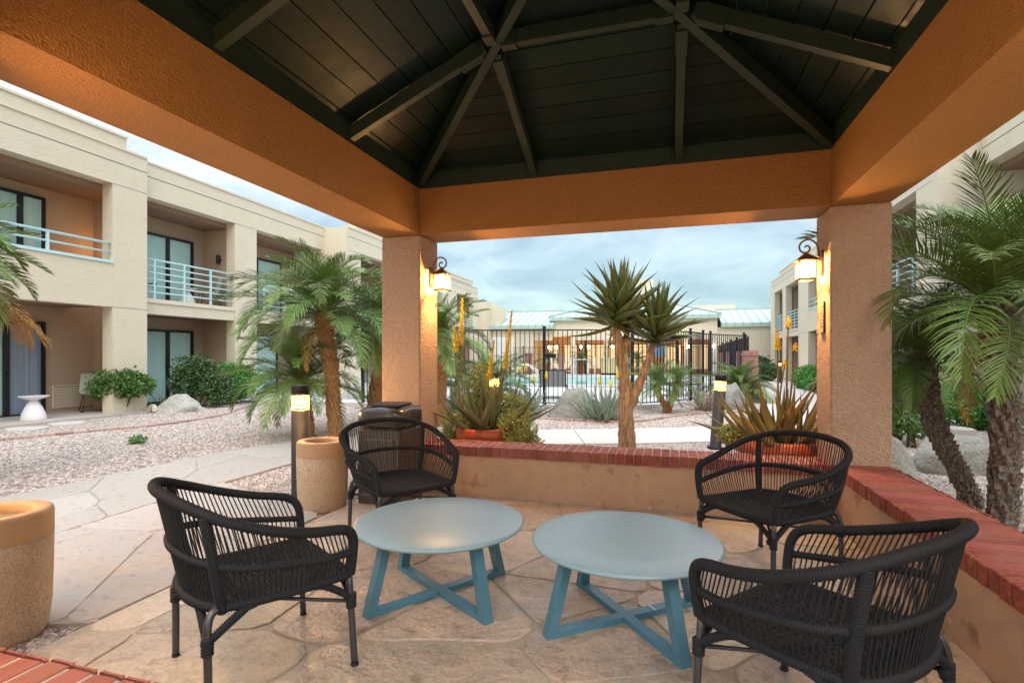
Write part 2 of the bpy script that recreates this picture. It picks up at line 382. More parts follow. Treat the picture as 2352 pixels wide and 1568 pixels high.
def roughen(c, rg, k=.018, rad=.05):
    """round the corners and let the edges wander, as split stone does"""
    o = []; n = len(c)
    for i in range(n):
        p0, p1, p2 = c[i - 1], c[i], c[(i + 1) % n]
        for q in (p0, p2):
            l = math.hypot(q[0] - p1[0], q[1] - p1[1]) or 1; t = min(rad / l, .4)
            o.append((p1[0] + (q[0] - p1[0]) * t, p1[1] + (q[1] - p1[1]) * t))
        l = math.hypot(p2[0] - p1[0], p2[1] - p1[1])
        if l > .25:
            m_ = int(l / .16)
            for j in range(1, m_):
                t = rad / l + (1 - 2 * rad / l) * j / m_
                o.append((p1[0] + (p2[0] - p1[0]) * t + rg.uniform(-k, k) * .6, p1[1] + (p2[1] - p1[1]) * t + rg.uniform(-k, k) * .6))
    return o
def stones(parent, pieces, m, rg, gap, top=.004):
    for poly, n, asp, ang in pieces:
        if area(poly) < 0: poly = poly[::-1]
        for c in voronoi(poly, n, rg, asp, ang):
            c = inset_poly(c, gap * rg.uniform(.7, 1.4))
            if not c or abs(area(c)) < .015: continue
            cx = sum(p[0] for p in c) / len(c); cy = sum(p[1] for p in c) / len(c)
            c = roughen([(x - cx, y - cy) for x, y in c], rg)
            mb = MB(); mb.prism(c, -.03, top + rg.uniform(-.003, .003), .006); mb.build('flagstone', m, parent, loc=(cx, cy, 0))
rg = random.Random(11)
M['grout2'] = mat('path_mortar', (.46, .43, .375), .95, var=(6, (.34, .31, .26), .3), bump=(90, .7, .004))
fl = MB(); fl.box(-2.69, 1.62, -1.6, 4.62, -.06, -.005); floor = fl.build('floor', M['grout'], kind='structure')
stones(floor, [([(-2.68, -1.5), (1.25, -1.5), (1.25, 4.58), (-2.68, 4.58)], 64, 1.3, .6)], M['stone'], rg, .008)
PW = [[(-2.7, 1.9), (-2.7, 3.7), (-4.37, 4.36), (-4.2, 1.35)], [(-4.2, 1.35), (-4.37, 4.36), (-5.8, 4.4), (-5.86, 1.3)],
      [(-4.37, 4.36), (-5.8, 4.4), (-5.75, 5.7), (-4.35, 5.5)], [(-4.35, 5.5), (-5.75, 5.7), (-5.45, 6.75), (-4.05, 6.35)],
      [(-4.05, 6.35), (-5.45, 6.75), (-4.4, 7.75), (-3.2, 7.0)], [(-4.6, -1.5), (-4.2, 1.35), (-5.86, 1.3), (-6.1, -1.5)]]
pb = MB()
for q in PW: pb.prism(q if area(q) > 0 else q[::-1], -.06, -.004)
path = pb.build('path', M['grout2'], kind='structure')
stones(path, [(PW[0], 7, 2.2, 2.5), (PW[1], 7, 2.2, 2.3), (PW[2], 3, 1.8, 2.0), (PW[3], 3, 1.8, 1.6), (PW[4], 4, 1.8, 1.0), (PW[5], 6, 1.8, 1.5)], M['stone2'], rg, .004)
# pale concrete path beyond, in slabs with open joints
NE = [(-3.2, 7.0), (-1.85, 7.55), (-.5, 8.0), (1.0, 8.7), (3.1, 9.9)]; FE = [(-4.4, 7.75), (-2.2, 9.0), (-.98, 9.45), (.2, 10.0), (1.25, 10.8)]
pw = MB(); pathw = pw.box(-3.2, -3.19, 7.2, 7.21, -.06, -.05).build('concrete_path', M['concrete'], kind='structure')
def slab_run(A, B, per=1):
    for i in range(len(A) - 1):
        for j in range(per):
            t0, t1 = j / per, (j + 1) / per
            L2 = lambda p, q, t: (p[0] + (q[0] - p[0]) * t, p[1] + (q[1] - p[1]) * t)
            q = [L2(A[i], A[i + 1], t0), L2(A[i], A[i + 1], t1), L2(B[i], B[i + 1], t1), L2(B[i], B[i + 1], t0)]
            if area(q) < 0: q = q[::-1]
            q = inset_poly(q, .006)
            mb = MB(); mb.prism(q, -.04, .0, .006); mb.build('slab', M['concrete'], pathw)
slab_run(NE, FE, 2)
slab_run([(3.1, 9.9), (3.5, 12.0), (4.2, 16.2), (4.9, 21.0), (5.9, 31), (6.6, 38)], [(1.25, 10.8), (1.95, 12.9), (2.75, 16.8), (3.5, 21.5), (4.95, 31), (5.4, 38)], 3)
slab_run([(3.1, 9.9), (3.4, 7), (5.2, 5.4)][:1] + [(4.6, 10.4)], [(3.5, 12.0), (4.8, 11.9)], 1)

# terracotta brick edging laid in the gravel
edg = thing('brick_edging', 'curved strip of flat terracotta bricks let into the gravel before the left building', 'brick edging')
def edging(par, P, wd=.11, step=.21):
    Q = resample(smoothpath([(x, y, 0) for x, y in P], 10), max(3, int(sum(math.dist(a, b) for a, b in zip(P, P[1:])) / step)))
    for a, b in zip(Q, Q[1:]):
        c_ = (a + b) / 2; an = math.atan2(b.y - a.y, b.x - a.x)
        obj('brick', EDGE, par, (c_.x, c_.y, rnd.uniform(-.004, .006)), (0, 0, an + rnd.uniform(-.05, .05)))
EDGE = MB().rbox(-.1, .1, -.055, .055, -.05, .012, .006).mesh('edging_brick', M['edge'])
edging(edg, [(-10.4, 4.0), (-9.95, 5.4), (-9.58, 6.55), (-9.2, 7.5), (-9.15, 8.3), (-9.4, 9.4), (-10.3, 11.1), (-10.4, 13)])
edg2 = thing('brick_edging', 'curved terracotta brick strip in the gravel in front of the pool fence', 'brick edging')
edging(edg2, [(-7.5, 11.6), (-5, 11.1), (-2.6, 10.68), (-1.0, 10.55), (-.47, 10.93), (.25, 12.1), (1.0, 12.9), (1.75, 13.3), (2.2, 14.2)])

# gravel: real pebbles scattered on the beds (uncountable)
def gravel(name, polys, dens, size, seed, zz=-.03):
    mb = MB()
    for p in polys:
        if area(p) < 0: p = p[::-1]
        mb.add([(x, y, zz) for x, y in p], [tuple(range(len(p)))])
    o = mb.build(name, M['gravelbase'], kind='stuff')
    ng = bpy.data.node_groups.new(name + '_scatter', 'GeometryNodeTree')
    ng.interface.new_socket('Geometry', in_out='INPUT', socket_type='NodeSocketGeometry')
    ng.interface.new_socket('Geometry', in_out='OUTPUT', socket_type='NodeSocketGeometry')
    a = ng.nodes; l = ng.links.new
    gi = a.new('NodeGroupInput'); go = a.new('NodeGroupOutput')
    dp = a.new('GeometryNodeDistributePointsOnFaces'); dp.inputs['Density'].default_value = dens; dp.inputs['Seed'].default_value = seed
    ic = a.new('GeometryNodeMeshIcoSphere'); ic.inputs['Radius'].default_value = size; ic.inputs['Subdivisions'].default_value = 1
    sp = a.new('GeometryNodeSetPosition'); nz = a.new('ShaderNodeTexNoise'); nz.inputs['Scale'].default_value = 40
    vs = a.new('ShaderNodeVectorMath'); vs.operation = 'SCALE'; vs.inputs['Scale'].default_value = size * .9
    vsb = a.new('ShaderNodeVectorMath'); vsb.operation = 'SUBTRACT'; vsb.inputs[1].default_value = (.5, .5, .5)
    l(nz.outputs['Color'], vsb.inputs[0]); l(vsb.outputs[0], vs.inputs[0]); l(vs.outputs[0], sp.inputs['Offset'])
    l(ic.outputs['Mesh'], sp.inputs['Geometry'])
    sm = a.new('GeometryNodeSetMaterial'); sm.inputs['Material'].default_value = M['pebble']; l(sp.outputs[0], sm.inputs[0])
    ip = a.new('GeometryNodeInstanceOnPoints'); l(gi.outputs[0], dp.inputs[0]); l(dp.outputs['Points'], ip.inputs['Points']); l(sm.outputs[0], ip.inputs['Instance'])
    rv = a.new('FunctionNodeRandomValue'); rv.data_type = 'FLOAT_VECTOR'; rv.inputs[0].default_value = (-.5, -.5, 0); rv.inputs[1].default_value = (.5, .5, 6.28)
    rs = a.new('FunctionNodeRandomValue'); rs.data_type = 'FLOAT_VECTOR'; rs.inputs[0].default_value = (.55, .5, .35); rs.inputs[1].default_value = (1.5, 1.1, .85)
    rs.inputs['Seed'].default_value = 3
    l(rv.outputs[0], ip.inputs['Rotation']); l(rs.outputs[0], ip.inputs['Scale'])
    jn = a.new('GeometryNodeJoinGeometry'); l(ip.outputs[0], jn.inputs[0]); l(gi.outputs[0], jn.inputs[0]); l(jn.outputs[0], go.inputs[0])
    md = o.modifiers.new('scatter', 'NODES'); md.node_group = ng
    return o
M['pebble'] = mat('pale_pebble', (.50, .465, .42), .9, rand=.36, var=[(7, (.51, .42, .37), .2), (.6, (.46, .40, .35), .2)])
WB = [(-6.0, -2), (-5.86, 1.3), (-5.8, 4.4), (-5.75, 5.7), (-5.45, 6.75), (-4.4, 7.75), (-2.2, 9.0)]
gravel('gravel', [[(-11.5, -2), (-11.6, 8.0), (-11.4, 11), (-10.7, 13.5), (-2.2, 13.5)] + WB[::-1]], 900, .0235, 1)
gravel('gravel', [[(-4.37, 4.36), (-3.64, 4.1), (-3.0, 3.78), (-2.72, 3.69), (-2.70, 4.55), (-2.70, 5.05), (1.7, 5.05), (3.1, 9.9), (1.0, 8.7), (-.5, 8.0), (-1.85, 7.55), (-3.2, 7.0), (-4.05, 6.35), (-4.35, 5.5)]], 1700, .0185, 2)
gravel('gravel', [[(-2.69, 1.9), (-2.69, -.6), (-4.6, -1.2), (-4.2, 1.33), (-3.0, 1.83)]], 2600, .015, 3)
gravel('gravel', [[(-2.2, 9.05), (-.98, 9.5), (.2, 10.05), (1.2, 10.85), (1.9, 12.9), (2.7, 16.8), (1.6, 17.0), (.6, 14.9), (-.8, 13.3), (-2.9, 12.6), (-5, 12.3), (-5, 10)]], 1000, .022, 4)
gravel('gravel', [[(1.66, -1), (6.1, -1), (6.1, 13.0), (5.3, 13.1), (4.8, 11.9), (4.6, 10.4), (3.1, 9.9), (1.7, 5.1)]], 1100, .021, 5)
# ------------------------------------------------------------ the pavilion (square, open)
CX, CY = -.535, 2.865; HI = 1.735; HO = 2.145; ZB, ZT = 2.45, 2.88
pav = thing('pavilion', 'square open pavilion of peach stucco columns, orange beams and a dark green board ceiling', 'pavilion', (CX, CY, 0))
for sx in (-1, 1):
    for sy in (-1, 1):
        a, b = sorted((sx * HI, sx * HO)); c, d = sorted((sy * HI, sy * HO))
        MB().rbox(a, b, c, d, -.05, ZB - .002, .012).build('column', M['col'], pav)
MB().box(-HO, HO, HI, HO, ZB, ZT).build('beam', M['beam'], pav)
MB().box(-HO, HO, -HO, -HI, ZB, ZT).build('beam', M['beam'], pav)
MB().box(-HO, -HI, -HI, HI, ZB, ZT - .002).build('beam', M['beam'], pav)
MB().box(HI, HO, -HI, HI, ZB, ZT - .002).build('beam', M['beam'], pav)
# ceiling boards: four slopes, one board each course
SL = .455; Z0 = 3.045           # underside of the boards above the inner beam line
def zc(d_): return Z0 + SL * (HI - d_)
nb = 16
for q in range(4):
    ang = q * PI / 2
    for i in range(nb):
        d0 = HO + .35 - (HO + .35) * i / nb; d1 = HO + .35 - (HO + .35) * (i + 1) / nb + .004; d0 -= .004
        if d1 < 0: d1 = 0
        th = .02; jj = rnd.uniform(-.0015, .0015)
        v = [(-d0, d0, zc(d0) + jj), (d0, d0, zc(d0) + jj), (d1, d1, zc(d1) + jj), (-d1, d1, zc(d1) + jj)]
        v += [(x, y, z + th) for x, y, z in v]
        mb = MB(); mb.add(v, [(0, 1, 2, 3), (7, 6, 5, 4), (0, 4, 5, 1), (1, 5, 6, 2), (2, 6, 7, 3), (3, 7, 4, 0)])
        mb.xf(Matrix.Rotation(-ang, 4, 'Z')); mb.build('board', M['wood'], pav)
top_ = MB(); E_ = HO + .37
top_.add([(-E_, -E_, zc(E_) + .03), (E_, -E_, zc(E_) + .03), (E_, E_, zc(E_) + .03), (-E_, E_, zc(E_) + .03), (0, 0, zc(0) + .03),
          (-E_, -E_, zc(E_) + .09), (E_, -E_, zc(E_) + .09), (E_, E_, zc(E_) + .09), (-E_, E_, zc(E_) + .09), (0, 0, zc(0) + .09)],
         [(1, 0, 4), (2, 1, 4), (3, 2, 4), (0, 3, 4), (5, 6, 9), (6, 7, 9), (7, 8, 9), (8, 5, 9), (0, 1, 6, 5), (1, 2, 7, 6), (2, 3, 8, 7), (3, 0, 5, 8)])
top_.build('roof', M['green'], pav)
# wooden plate on the beams, inside
for q in range(4):
    mb = MB(); mb.box(-HI - .06, HI + .06 if q % 2 == 0 else HI + .06, HI + .012, HI + .06, ZT + .002, zc(HI) - .012)
    mb.xf(Matrix.Rotation(-q * PI / 2, 4, 'Z')); mb.build('wall_plate', M['rafter'], pav)
def zr(d_): return zc(d_) - .085
for sx in (-1, 1):
    for sy in (-1, 1):
        a = HI + .02
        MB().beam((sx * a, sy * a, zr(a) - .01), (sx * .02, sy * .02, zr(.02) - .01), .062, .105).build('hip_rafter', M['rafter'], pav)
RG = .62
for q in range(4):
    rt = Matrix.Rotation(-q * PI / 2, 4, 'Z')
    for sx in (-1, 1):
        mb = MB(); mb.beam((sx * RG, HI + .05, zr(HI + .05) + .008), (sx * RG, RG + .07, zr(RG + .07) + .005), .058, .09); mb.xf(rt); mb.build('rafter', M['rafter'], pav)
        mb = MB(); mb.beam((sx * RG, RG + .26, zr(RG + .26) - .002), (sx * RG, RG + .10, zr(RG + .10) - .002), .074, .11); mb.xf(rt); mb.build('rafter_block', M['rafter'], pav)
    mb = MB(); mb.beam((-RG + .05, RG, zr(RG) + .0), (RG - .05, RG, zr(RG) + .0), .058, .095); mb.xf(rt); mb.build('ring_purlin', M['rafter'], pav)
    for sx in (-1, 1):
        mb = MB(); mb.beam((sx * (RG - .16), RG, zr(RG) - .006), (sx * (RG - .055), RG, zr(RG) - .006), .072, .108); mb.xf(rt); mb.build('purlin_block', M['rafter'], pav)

# ------------------------------------------------------------ low walls with brick coping
def low_wall(label, x0, x1, y0, y1, along, step=.0725, split=.66, flip=False, wall_in=.03):
    t = thing('low_wall', label, 'low wall', ((x0 + x1) / 2, (y0 + y1) / 2, 0)); cx, cy = t.location.x, t.location.y
    zt, zb = .462, .375
    wi = wall_in
    if along == 'x': MB().box(x0 - cx, x1 - cx, y0 + wi - cy, y1 - wi - cy, -.05, zb).build('wall_face', M['lowwall'], t)
    else: MB().box(x0 + wi - cx, x1 - wi - cx, y0 - cy, y1 - cy, -.05, zb).build('wall_face', M['lowwall'], t)
    core = MB()
    if along == 'x': core.box(x0 - cx, x1 - cx, y0 + .012 - cy, y1 - .012 - cy, zb + .001, zt - .0035)
    else: core.box(x0 + .012 - cx, x1 - .012 - cx, y0 - cy, y1 - cy, zb + .001, zt - .006)
    core.build('mortar_bed', M['mortar'], t)
    L_ = (x1 - x0) if along == 'x' else (y1 - y0); n = int(L_ / step); st = L_ / n; W_ = (y1 - y0) if along == 'x' else (x1 - x0)
    a = W_ * split - .004; b = W_ - a - .008; g = .0052
    meshes = {}
    for k, wd in (('l', a), ('s', b)):
        for v_ in range(3):
            j = lambda: rnd.uniform(-.002, .002)
            if along == 'x': m_ = MB().rbox(-st / 2 + g, st / 2 - g, -wd / 2 + j(), wd / 2 + j(), -.0435, .0435 + j(), .004)
            else: m_ = MB().rbox(-wd / 2 + j(), wd / 2 + j(), -st / 2 + g, st / 2 - g, -.0435, .0435 + j(), .004)
            meshes[k, v_] = m_.mesh('coping_brick', M['brick'])
    for i in range(n):
        p = -L_ / 2 + st * (i + .5); fl_ = (i % 2 == 1) if flip else False
        offs = (-W_ / 2 + a / 2, W_ / 2 - b / 2) if not fl_ else (W_ / 2 - a / 2, -W_ / 2 + b / 2)
        for k, o_ in zip(('l', 's'), offs):
            o_ += rnd.uniform(-.003, .003); z = (zt + zb) / 2 + rnd.uniform(-.0015, .002)
            obj('brick', meshes[k, rnd.randrange(3)], t, (p, o_, z) if along == 'x' else (o_, p, z), (rnd.uniform(-.008, .008), rnd.uniform(-.008, .008), rnd.uniform(-.01, .01)))
    return t
low_wall('low stucco wall with red brick coping between the two back columns, potted aloes behind it', CX - HI + .002, CX + HI - .002, 4.56, 4.91, 'x', flip=True)
low_wall('long low stucco wall with red brick coping on the right, running towards the camera', 1.215, 1.61, CY - HI + .002, CY + HI - .002, 'y', split=.99, step=.078)
low_wall('low wall end with rough red brick coping in the bottom left corner', CX - HI + .002, -1.0, .70, 1.04, 'x', split=.99, step=.085)
# wall lanterns
def lantern(label, x, y, z, side, power):
    t = thing('wall_lantern', label, 'wall lantern', (x, y, z), 0, 'scroll topped wall lanterns on the columns'); s = side
    # local +X points away from the column (s = +1: column at smaller x)
    def fx(mb):
        if s < 0: mb.xf(Matrix.Rotation(PI, 4, 'Z'))
        return mb
    bp = MB(); pr_ = [(.035 * math.cos(a), .075 * (1 if math.sin(a) > 0 else -1) + .035 * math.sin(a)) for a in [2 * PI * (i + .5) / 16 for i in range(16)]]
    v = [(.0, p[0], p[1]) for p in pr_] + [(.02, p[0] * .85, p[1] * .92) for p in pr_]; n = 16
    bp.add(v, [tuple(range(n - 1, -1, -1)), tuple(range(n, 2 * n))] + [(i, (i + 1) % n, n + (i + 1) % n, n + i) for i in range(n)])
    fx(bp).build('backplate', M['brass'], t)
    arm = MB(); arm.tube(smoothpath([(.015, 0, .02), (.05, 0, .035), (.055, 0, .0), (.03, 0, -.03)], 5), .006, 6)
    P = [(.03, 0, .05), (.035, 0, .12), (.055, 0, .165), (.10, 0, .195), (.15, 0, .18), (.172, 0, .145), (.165, 0, .108), (.135, 0, .088), (.108, 0, .098), (.096, 0, .122), (.108, 0, .143), (.125, 0, .142), (.133, 0, .132)]
    arm.tube(smoothpath(P, 6), .0075, 8); fx(arm).build('scroll_bracket', M['brass'], t)
    cx = .125
    rf = MB(); k = 4
    for (r0, z0), (r1, z1) in (((.018, .078), (.018, .095)), ((.085, .028), (.02, .078)), ((.092, .018), (.085, .028))):
        v = []; 
        for r_, z_ in ((r0, z0), (r1, z1)):
            for i in range(4):
                a = PI / 4 + i * PI / 2; v.append((cx + r_ * 1.3 * math.cos(a), r_ * 1.3 * math.sin(a), z_))
        rf.add(v, [(i, (i + 1) % 4, 4 + (i + 1) % 4, 4 + i) for i in range(4)] + [(7, 6, 5, 4), (0, 1, 2, 3)])
    fx(rf).build('lantern_roof', M['brass'], t)
    hw, zb_, zt_ = .058, -.125, .02; fr = MB()
    for i in (-1, 1):
        for j in (-1, 1): fr.beam((cx + i * hw, j * hw, zb_), (cx + i * (hw + .004), j * (hw + .004), zt_), .009, .009, (1, 0, 0))
    for zz in (zb_, zt_ - .004):
        for i in (-1, 1):
            fr.beam((cx + i * hw, -hw, zz), (cx + i * hw, hw, zz), .012, .01); fr.beam((cx - hw, i * hw, zz), (cx + hw, i * hw, zz), .012, .01)
    # arch pieces at the pane tops and thin glazing bars
    for i in (-1, 1):
        for ax in (0, 1):
            A = [(hw + .001) * i]; pts = [(-.05, -.012), (-.046, .006), (-.03, .014), (0, .017), (.03, .014), (.046, .006), (.05, -.012)]
            q = [((cx + A[0], u, w_) if ax == 0 else (cx + u, A[0], w_)) for u, w_ in pts]; fr.tube(q, .0035, 5)
            for u in (0,):
                a_, b_ = (u, zb_), (u, .015); fr.tube([(cx + A[0], a_[0], a_[1]) if ax == 0 else (cx + a_[0], A[0], a_[1]), (cx + A[0], b_[0], b_[1]) if ax == 0 else (cx + b_[0], A[0], b_[1])], .0016, 4)
            for zz in (-.055, -.01):
                fr.tube([(cx + A[0], -hw, zz) if ax == 0 else (cx - hw, A[0], zz), (cx + A[0], hw, zz) if ax == 0 else (cx + hw, A[0], zz)], .0016, 4)
    v = []; 
    fx(fr).build('lantern_frame', M['brass'], t)
    bt = MB(); bt.box(cx - hw - .01, cx + hw + .01, -hw - .01, -hw + .012, zb_ - .012, zb_ - .002); bt.box(cx - hw - .01, cx + hw + .01, hw - .012, hw + .01, zb_ - .012, zb_ - .002)
    bt.box(cx - hw - .01, cx - hw + .012, -hw + .012, hw - .012, zb_ - .012, zb_ - .002); bt.box(cx + hw - .012, cx + hw + .01, -hw + .012, hw - .012, zb_ - .012, zb_ - .002)
    fx(bt).build('bottom_rim', M['brass'], t)
    for i in (-1, 1):
        g1 = MB(); g1.add([(cx + i * (hw - .003), -hw, zb_), (cx + i * (hw - .003), hw, zb_), (cx + i * (hw - .003), hw, zt_), (cx + i * (hw - .003), -hw, zt_)], [(0, 1, 2, 3)]); fx(g1).build('pane', M['lampglass'], t)
        g1 = MB(); g1.add([(cx - hw, i * (hw - .003), zb_), (cx + hw, i * (hw - .003), zb_), (cx + hw, i * (hw - .003), zt_), (cx - hw, i * (hw - .003), zt_)], [(0, 1, 2, 3)]); fx(g1).build('pane', M['lampglass'], t)
    bl = MB(); bl.lathe([(.003, -.03), (.009, -.04), (.011, -.055), (.008, -.07), (.002, -.08)], 10, (cx, 0)); fx(bl).build('bulb', M['bulb'], t)
    sgn = 1 if s > 0 else -1
    point('lantern_light', (x + sgn * (cx + .002), y, z - .06), power, (1, .53, .18), .03)
    return t
LZ = 1.95
lantern('lit scroll topped lantern on the left back column', CX - HI + .001, 4.83, 2.07, 1, 56)
lantern('lit scroll topped lantern on the right back column, beside the plaque', CX + HI - .001, 4.80, 2.04, -1, 56)
lantern('lit scroll topped lantern on the near left column, just out of view', CX - HI + .001, .93, 2.07, 1, 62)
lantern('lit scroll topped lantern on the near right column, just out of view', CX + HI - .001, .93, 2.04, -1, 56)
# small engraved plaque on the right column
pq = thing('plaque', 'small brass plaque with lines of worn lettering on the right column', 'plaque', (CX + HI - .001, 4.79, 1.60))
pq_ = MB(); pq_.box(-.012, 0, -.055, .055, -.125, .125); pq_.build('plate_back', M['black'], pq)
pq_ = MB(); pq_.box(-.016, -.012, -.050, .050, -.120, .120); pq_.build('plate', M['plaque'], pq)
for i, t_ in enumerate(('PLEASE NO', 'SMOKING', 'IN THIS', 'AREA')): pass
ln = MB()
for i in range(7):
    z = .085 - i * .026; y = -.04
    while y < .038:
        wd = rnd.uniform(.003, .008); ln.box(-.0175, -.016, y, y + wd, z - .006, z + .006); y += wd + .004
ln.build('lettering', M['plaquetext'], pq, kind='stuff')
# ------------------------------------------------------------ hotel wings
def wp(mb, name, m, par, **k):
    l = par.location if par.parent is None else (par.location + par.parent.location)
    mb.xf(Matrix.Translation((-l[0], -l[1], -l[2]))); return mb.build(name, m, par, **k)
def sub(name, par, loc):       # an Empty part holding pieces
    l = par.location; o = bpy.data.objects.new(name, None); COL.objects.link(o); o.parent = par
    o.location = (loc[0] - l[0], loc[1] - l[1], loc[2] - l[2]); return o
def sbox(mb, xa, xb, *r_): return mb.box(min(xa, xb), max(xa, xb), *r_)
def door(par, xw, s, y0, y1, z0, z1, mid=.5, lilac=False):
    """sliding door on the recess wall at xw; s = direction it faces"""
    d_ = sub('sliding_door', par, (xw, (y0 + y1) / 2, z0)); f = MB(); k = .06
    for a, b, c, e_ in ((y0, y1, z0, z0 + k), (y0, y1, z1 - k, z1), (y0, y0 + k, z0 + k, z1 - k), (y1 - k, y1, z0 + k, z1 - k)):
        sbox(f, xw + s * .002, xw + s * .075, a, b, c, e_)
    ym = y0 + (y1 - y0) * mid; sbox(f, xw + s * .02, xw + s * .08, ym - .045, ym + .045, z0 + k, z1 - k)
    wp(f, 'frame', M['frame'], d_)
    for ya, yb, mm in ((y0 + k, ym - .045, M['curtain']), (ym + .045, y1 - k, M['curtainb'] if lilac else M['curtain'])):
        c_ = MB(); n = int((yb - ya) / .035); v = []
        for i in range(n + 1):
            y = ya + (yb - ya) * i / n; x = xw + s * (.018 + .011 * math.sin(i * 1.9 + math.sin(i * .7) * 2))
            v += [(x, y, z0 + k), (x, y, z1 - k)]
        c_.add(v, [(2 * i, 2 * i + 2, 2 * i + 3, 2 * i + 1) for i in range(n)], True); wp(c_, 'curtain', mm, d_)
        g1 = MB(); xx = xw + s * .045; g1.add([(xx, ya, z0 + k), (xx, yb, z0 + k), (xx, yb, z1 - k), (xx, ya, z1 - k)], [(0, 1, 2, 3)]); wp(g1, 'pane', M['glass'], d_)
    h = MB(); h.tube([(xw + s * .08, ym - .02, z0 + .92), (xw + s * .12, ym - .05, z0 + .95), (xw + s * .12, ym - .05, z0 + 1.1), (xw + s * .08, ym - .02, z0 + 1.13)], .012, 6); wp(h, 'handle', M['frame'], d_)
def railing(par, x, y0, y1, z0, z1, nbar, posts, m=None, rr=.019):
    r_ = sub('balcony_railing', par, (x, (y0 + y1) / 2, z0)); m = m or M['rail']
    for i in range(nbar):
        z = z1 - (z1 - z0) * i / nbar; mb = MB(); mb.tube([(x, y0, z), (x, y1, z)], rr if i else rr * 1.25, 8); wp(mb, 'rail_bar', m, r_)
    for y in posts:
        mb = MB(); mb.box(x - .022, x + .022, y - .022, y + .022, z0, z1); wp(mb, 'railing_post', m, r_)
def sconce(par, x, y, z, s, ax='x'):
    mb = MB(); mb.lathe([(.055, z - .12), (.058, z - .11), (.058, z + .11), (.055, z + .12)], 14, (x, y)); mb.box(x - .02, x + .02, y, y + .1, z - .03, z + .03); wp(mb, 'sconce', M['bronze'], par)
def seg(par, xf, s, y0, y1, ops, top, dep=1.45, zo=4.93, party=.1):
    """one stretch of facade: xf front plane, s outward direction, ops = [(ya, yb, kind)]"""
    th = .3; xi = xf - s * th; xb = xf - s * dep
    cuts = [y0] + [v for o_ in ops for v in o_[:2]] + [y1]
    for a, b in zip(cuts[::2], cuts[1::2]):
        if b - a > .02:
            mb = MB(); sbox(mb, xf, xi, a, b, -.05, zo + .12); wp(mb, 'pier', M['cream'], par)
            if b - a > .35:
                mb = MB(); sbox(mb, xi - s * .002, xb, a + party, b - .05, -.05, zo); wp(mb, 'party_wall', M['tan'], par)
    mb = MB(); sbox(mb, xf, xi, y0, y1, zo + .122, top); wp(mb, 'parapet', M['cream'], par)
    mb = MB(); sbox(mb, xf + s * .025, xi - s * .02, y0, y1, top + .001, top + .05); wp(mb, 'parapet_cap', M['cap'], par)
    mb = MB(); sbox(mb, xf + s * .004, xf - s * .002, y0, y1, top - .32, top - .305)
    sbox(mb, xf + s * .003, xf - s * .002, y0, y1, zo + .116, zo + .124)
    for a, b in zip(cuts[::2], cuts[1::2]):
        sbox(mb, xf + s * .003, xf - s * .002, a, b, 2.345, 2.353)
    wp(mb, 'reveal_joint', M['reveal'], par)
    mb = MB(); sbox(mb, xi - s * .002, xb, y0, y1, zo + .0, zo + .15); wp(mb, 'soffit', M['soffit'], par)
    for ya, yb, kind in ops:
        if kind == 'solid':     # solid balcony front with a low rail on its sill
            zt = zo + .12
            mb = MB(); sbox(mb, xf, xi + s * .05, ya + .001, yb - .001, 2.35, 3.30); wp(mb, 'balcony_front', M['cream'], par)
            mb = MB(); sbox(mb, xf + s * .03, xi, ya, yb, 3.302, 3.36); wp(mb, 'sill', M['rail'], par)
            railing(par, xf - s * .06, ya, yb, 3.36, 3.74, 2, [ya + (yb - ya) * k_ for k_ in (.18, .5, .82)], rr=.022)
            mb = MB(); sbox(mb, xi + s * .048, xb, ya, yb, 2.36, 2.62); wp(mb, 'slab', M['soffit'], par)
        elif kind == 'open':
            mb = MB(); sbox(mb, xf - s * .02, xi, ya + .001, yb - .001, 2.28, 2.55); wp(mb, 'slab_edge', M['cream'], par)
            mb = MB(); sbox(mb, xf + s * .01, xi, ya + .001, yb - .001, 2.552, 2.65); wp(mb, 'slab_cap', M['cap'], par)
            mb = MB(); sbox(mb, xi - s * .001, xb, ya, yb, 2.29, 2.60); wp(mb, 'slab', M['soffit'], par)
            railing(par, xf - s * .08, ya, yb, 2.66, 3.60, 6, [ya + (yb - ya) * k_ for k_ in (.12, .42, .72)])
        sy = .0
    return xb
def backwall(par, xb, s, y0, y1, top=5.1):
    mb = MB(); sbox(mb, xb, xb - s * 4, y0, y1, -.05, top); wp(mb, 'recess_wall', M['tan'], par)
    mb = MB(); sbox(mb, xb - s * .2, xb - s * 4, y0 + .1, y1 - .1, top + .002, top + .35); wp(mb, 'flat_roof', M['cap'], par)

LB = thing('hotel_building', 'long two storey cream stucco hotel wing with recessed balconies on the left', 'building', (-13, 10, 0))
seg(LB, -11.65, 1, 1.0, 9.45, [(1.8, 8.65, 'solid')], 5.85, party=.62)
seg(LB, -11.85, 1, 9.452, 16.5, [(9.53, 12.27, 'open'), (13.1, 16.2, 'open')], 5.85, dep=1.25)
seg(LB, -10.95, 1, 16.502, 24.0, [(17.3, 19.2, 'open'), (20.4, 23.2, 'open')], 5.85, dep=2.15)
seg(LB, -11.85, 1, 24.002, 27.4, [(24.6, 26.8, 'open')], 5.85, dep=1.25)
seg(LB, -12.3, 1, 27.402, 33.55, [(29.9, 32.75, 'open')], 5.75, dep=.8)
mb = MB(); mb.box(-13.1, -10.951, 16.35, 16.5, -.05, 5.85); wp(mb, 'return_wall', M['cream'], LB)
mb = MB(); mb.box(-13.6, -12.35, 33.56, 33.8, -.05, 5.75); wp(mb, 'end_wall', M['cream'], LB)
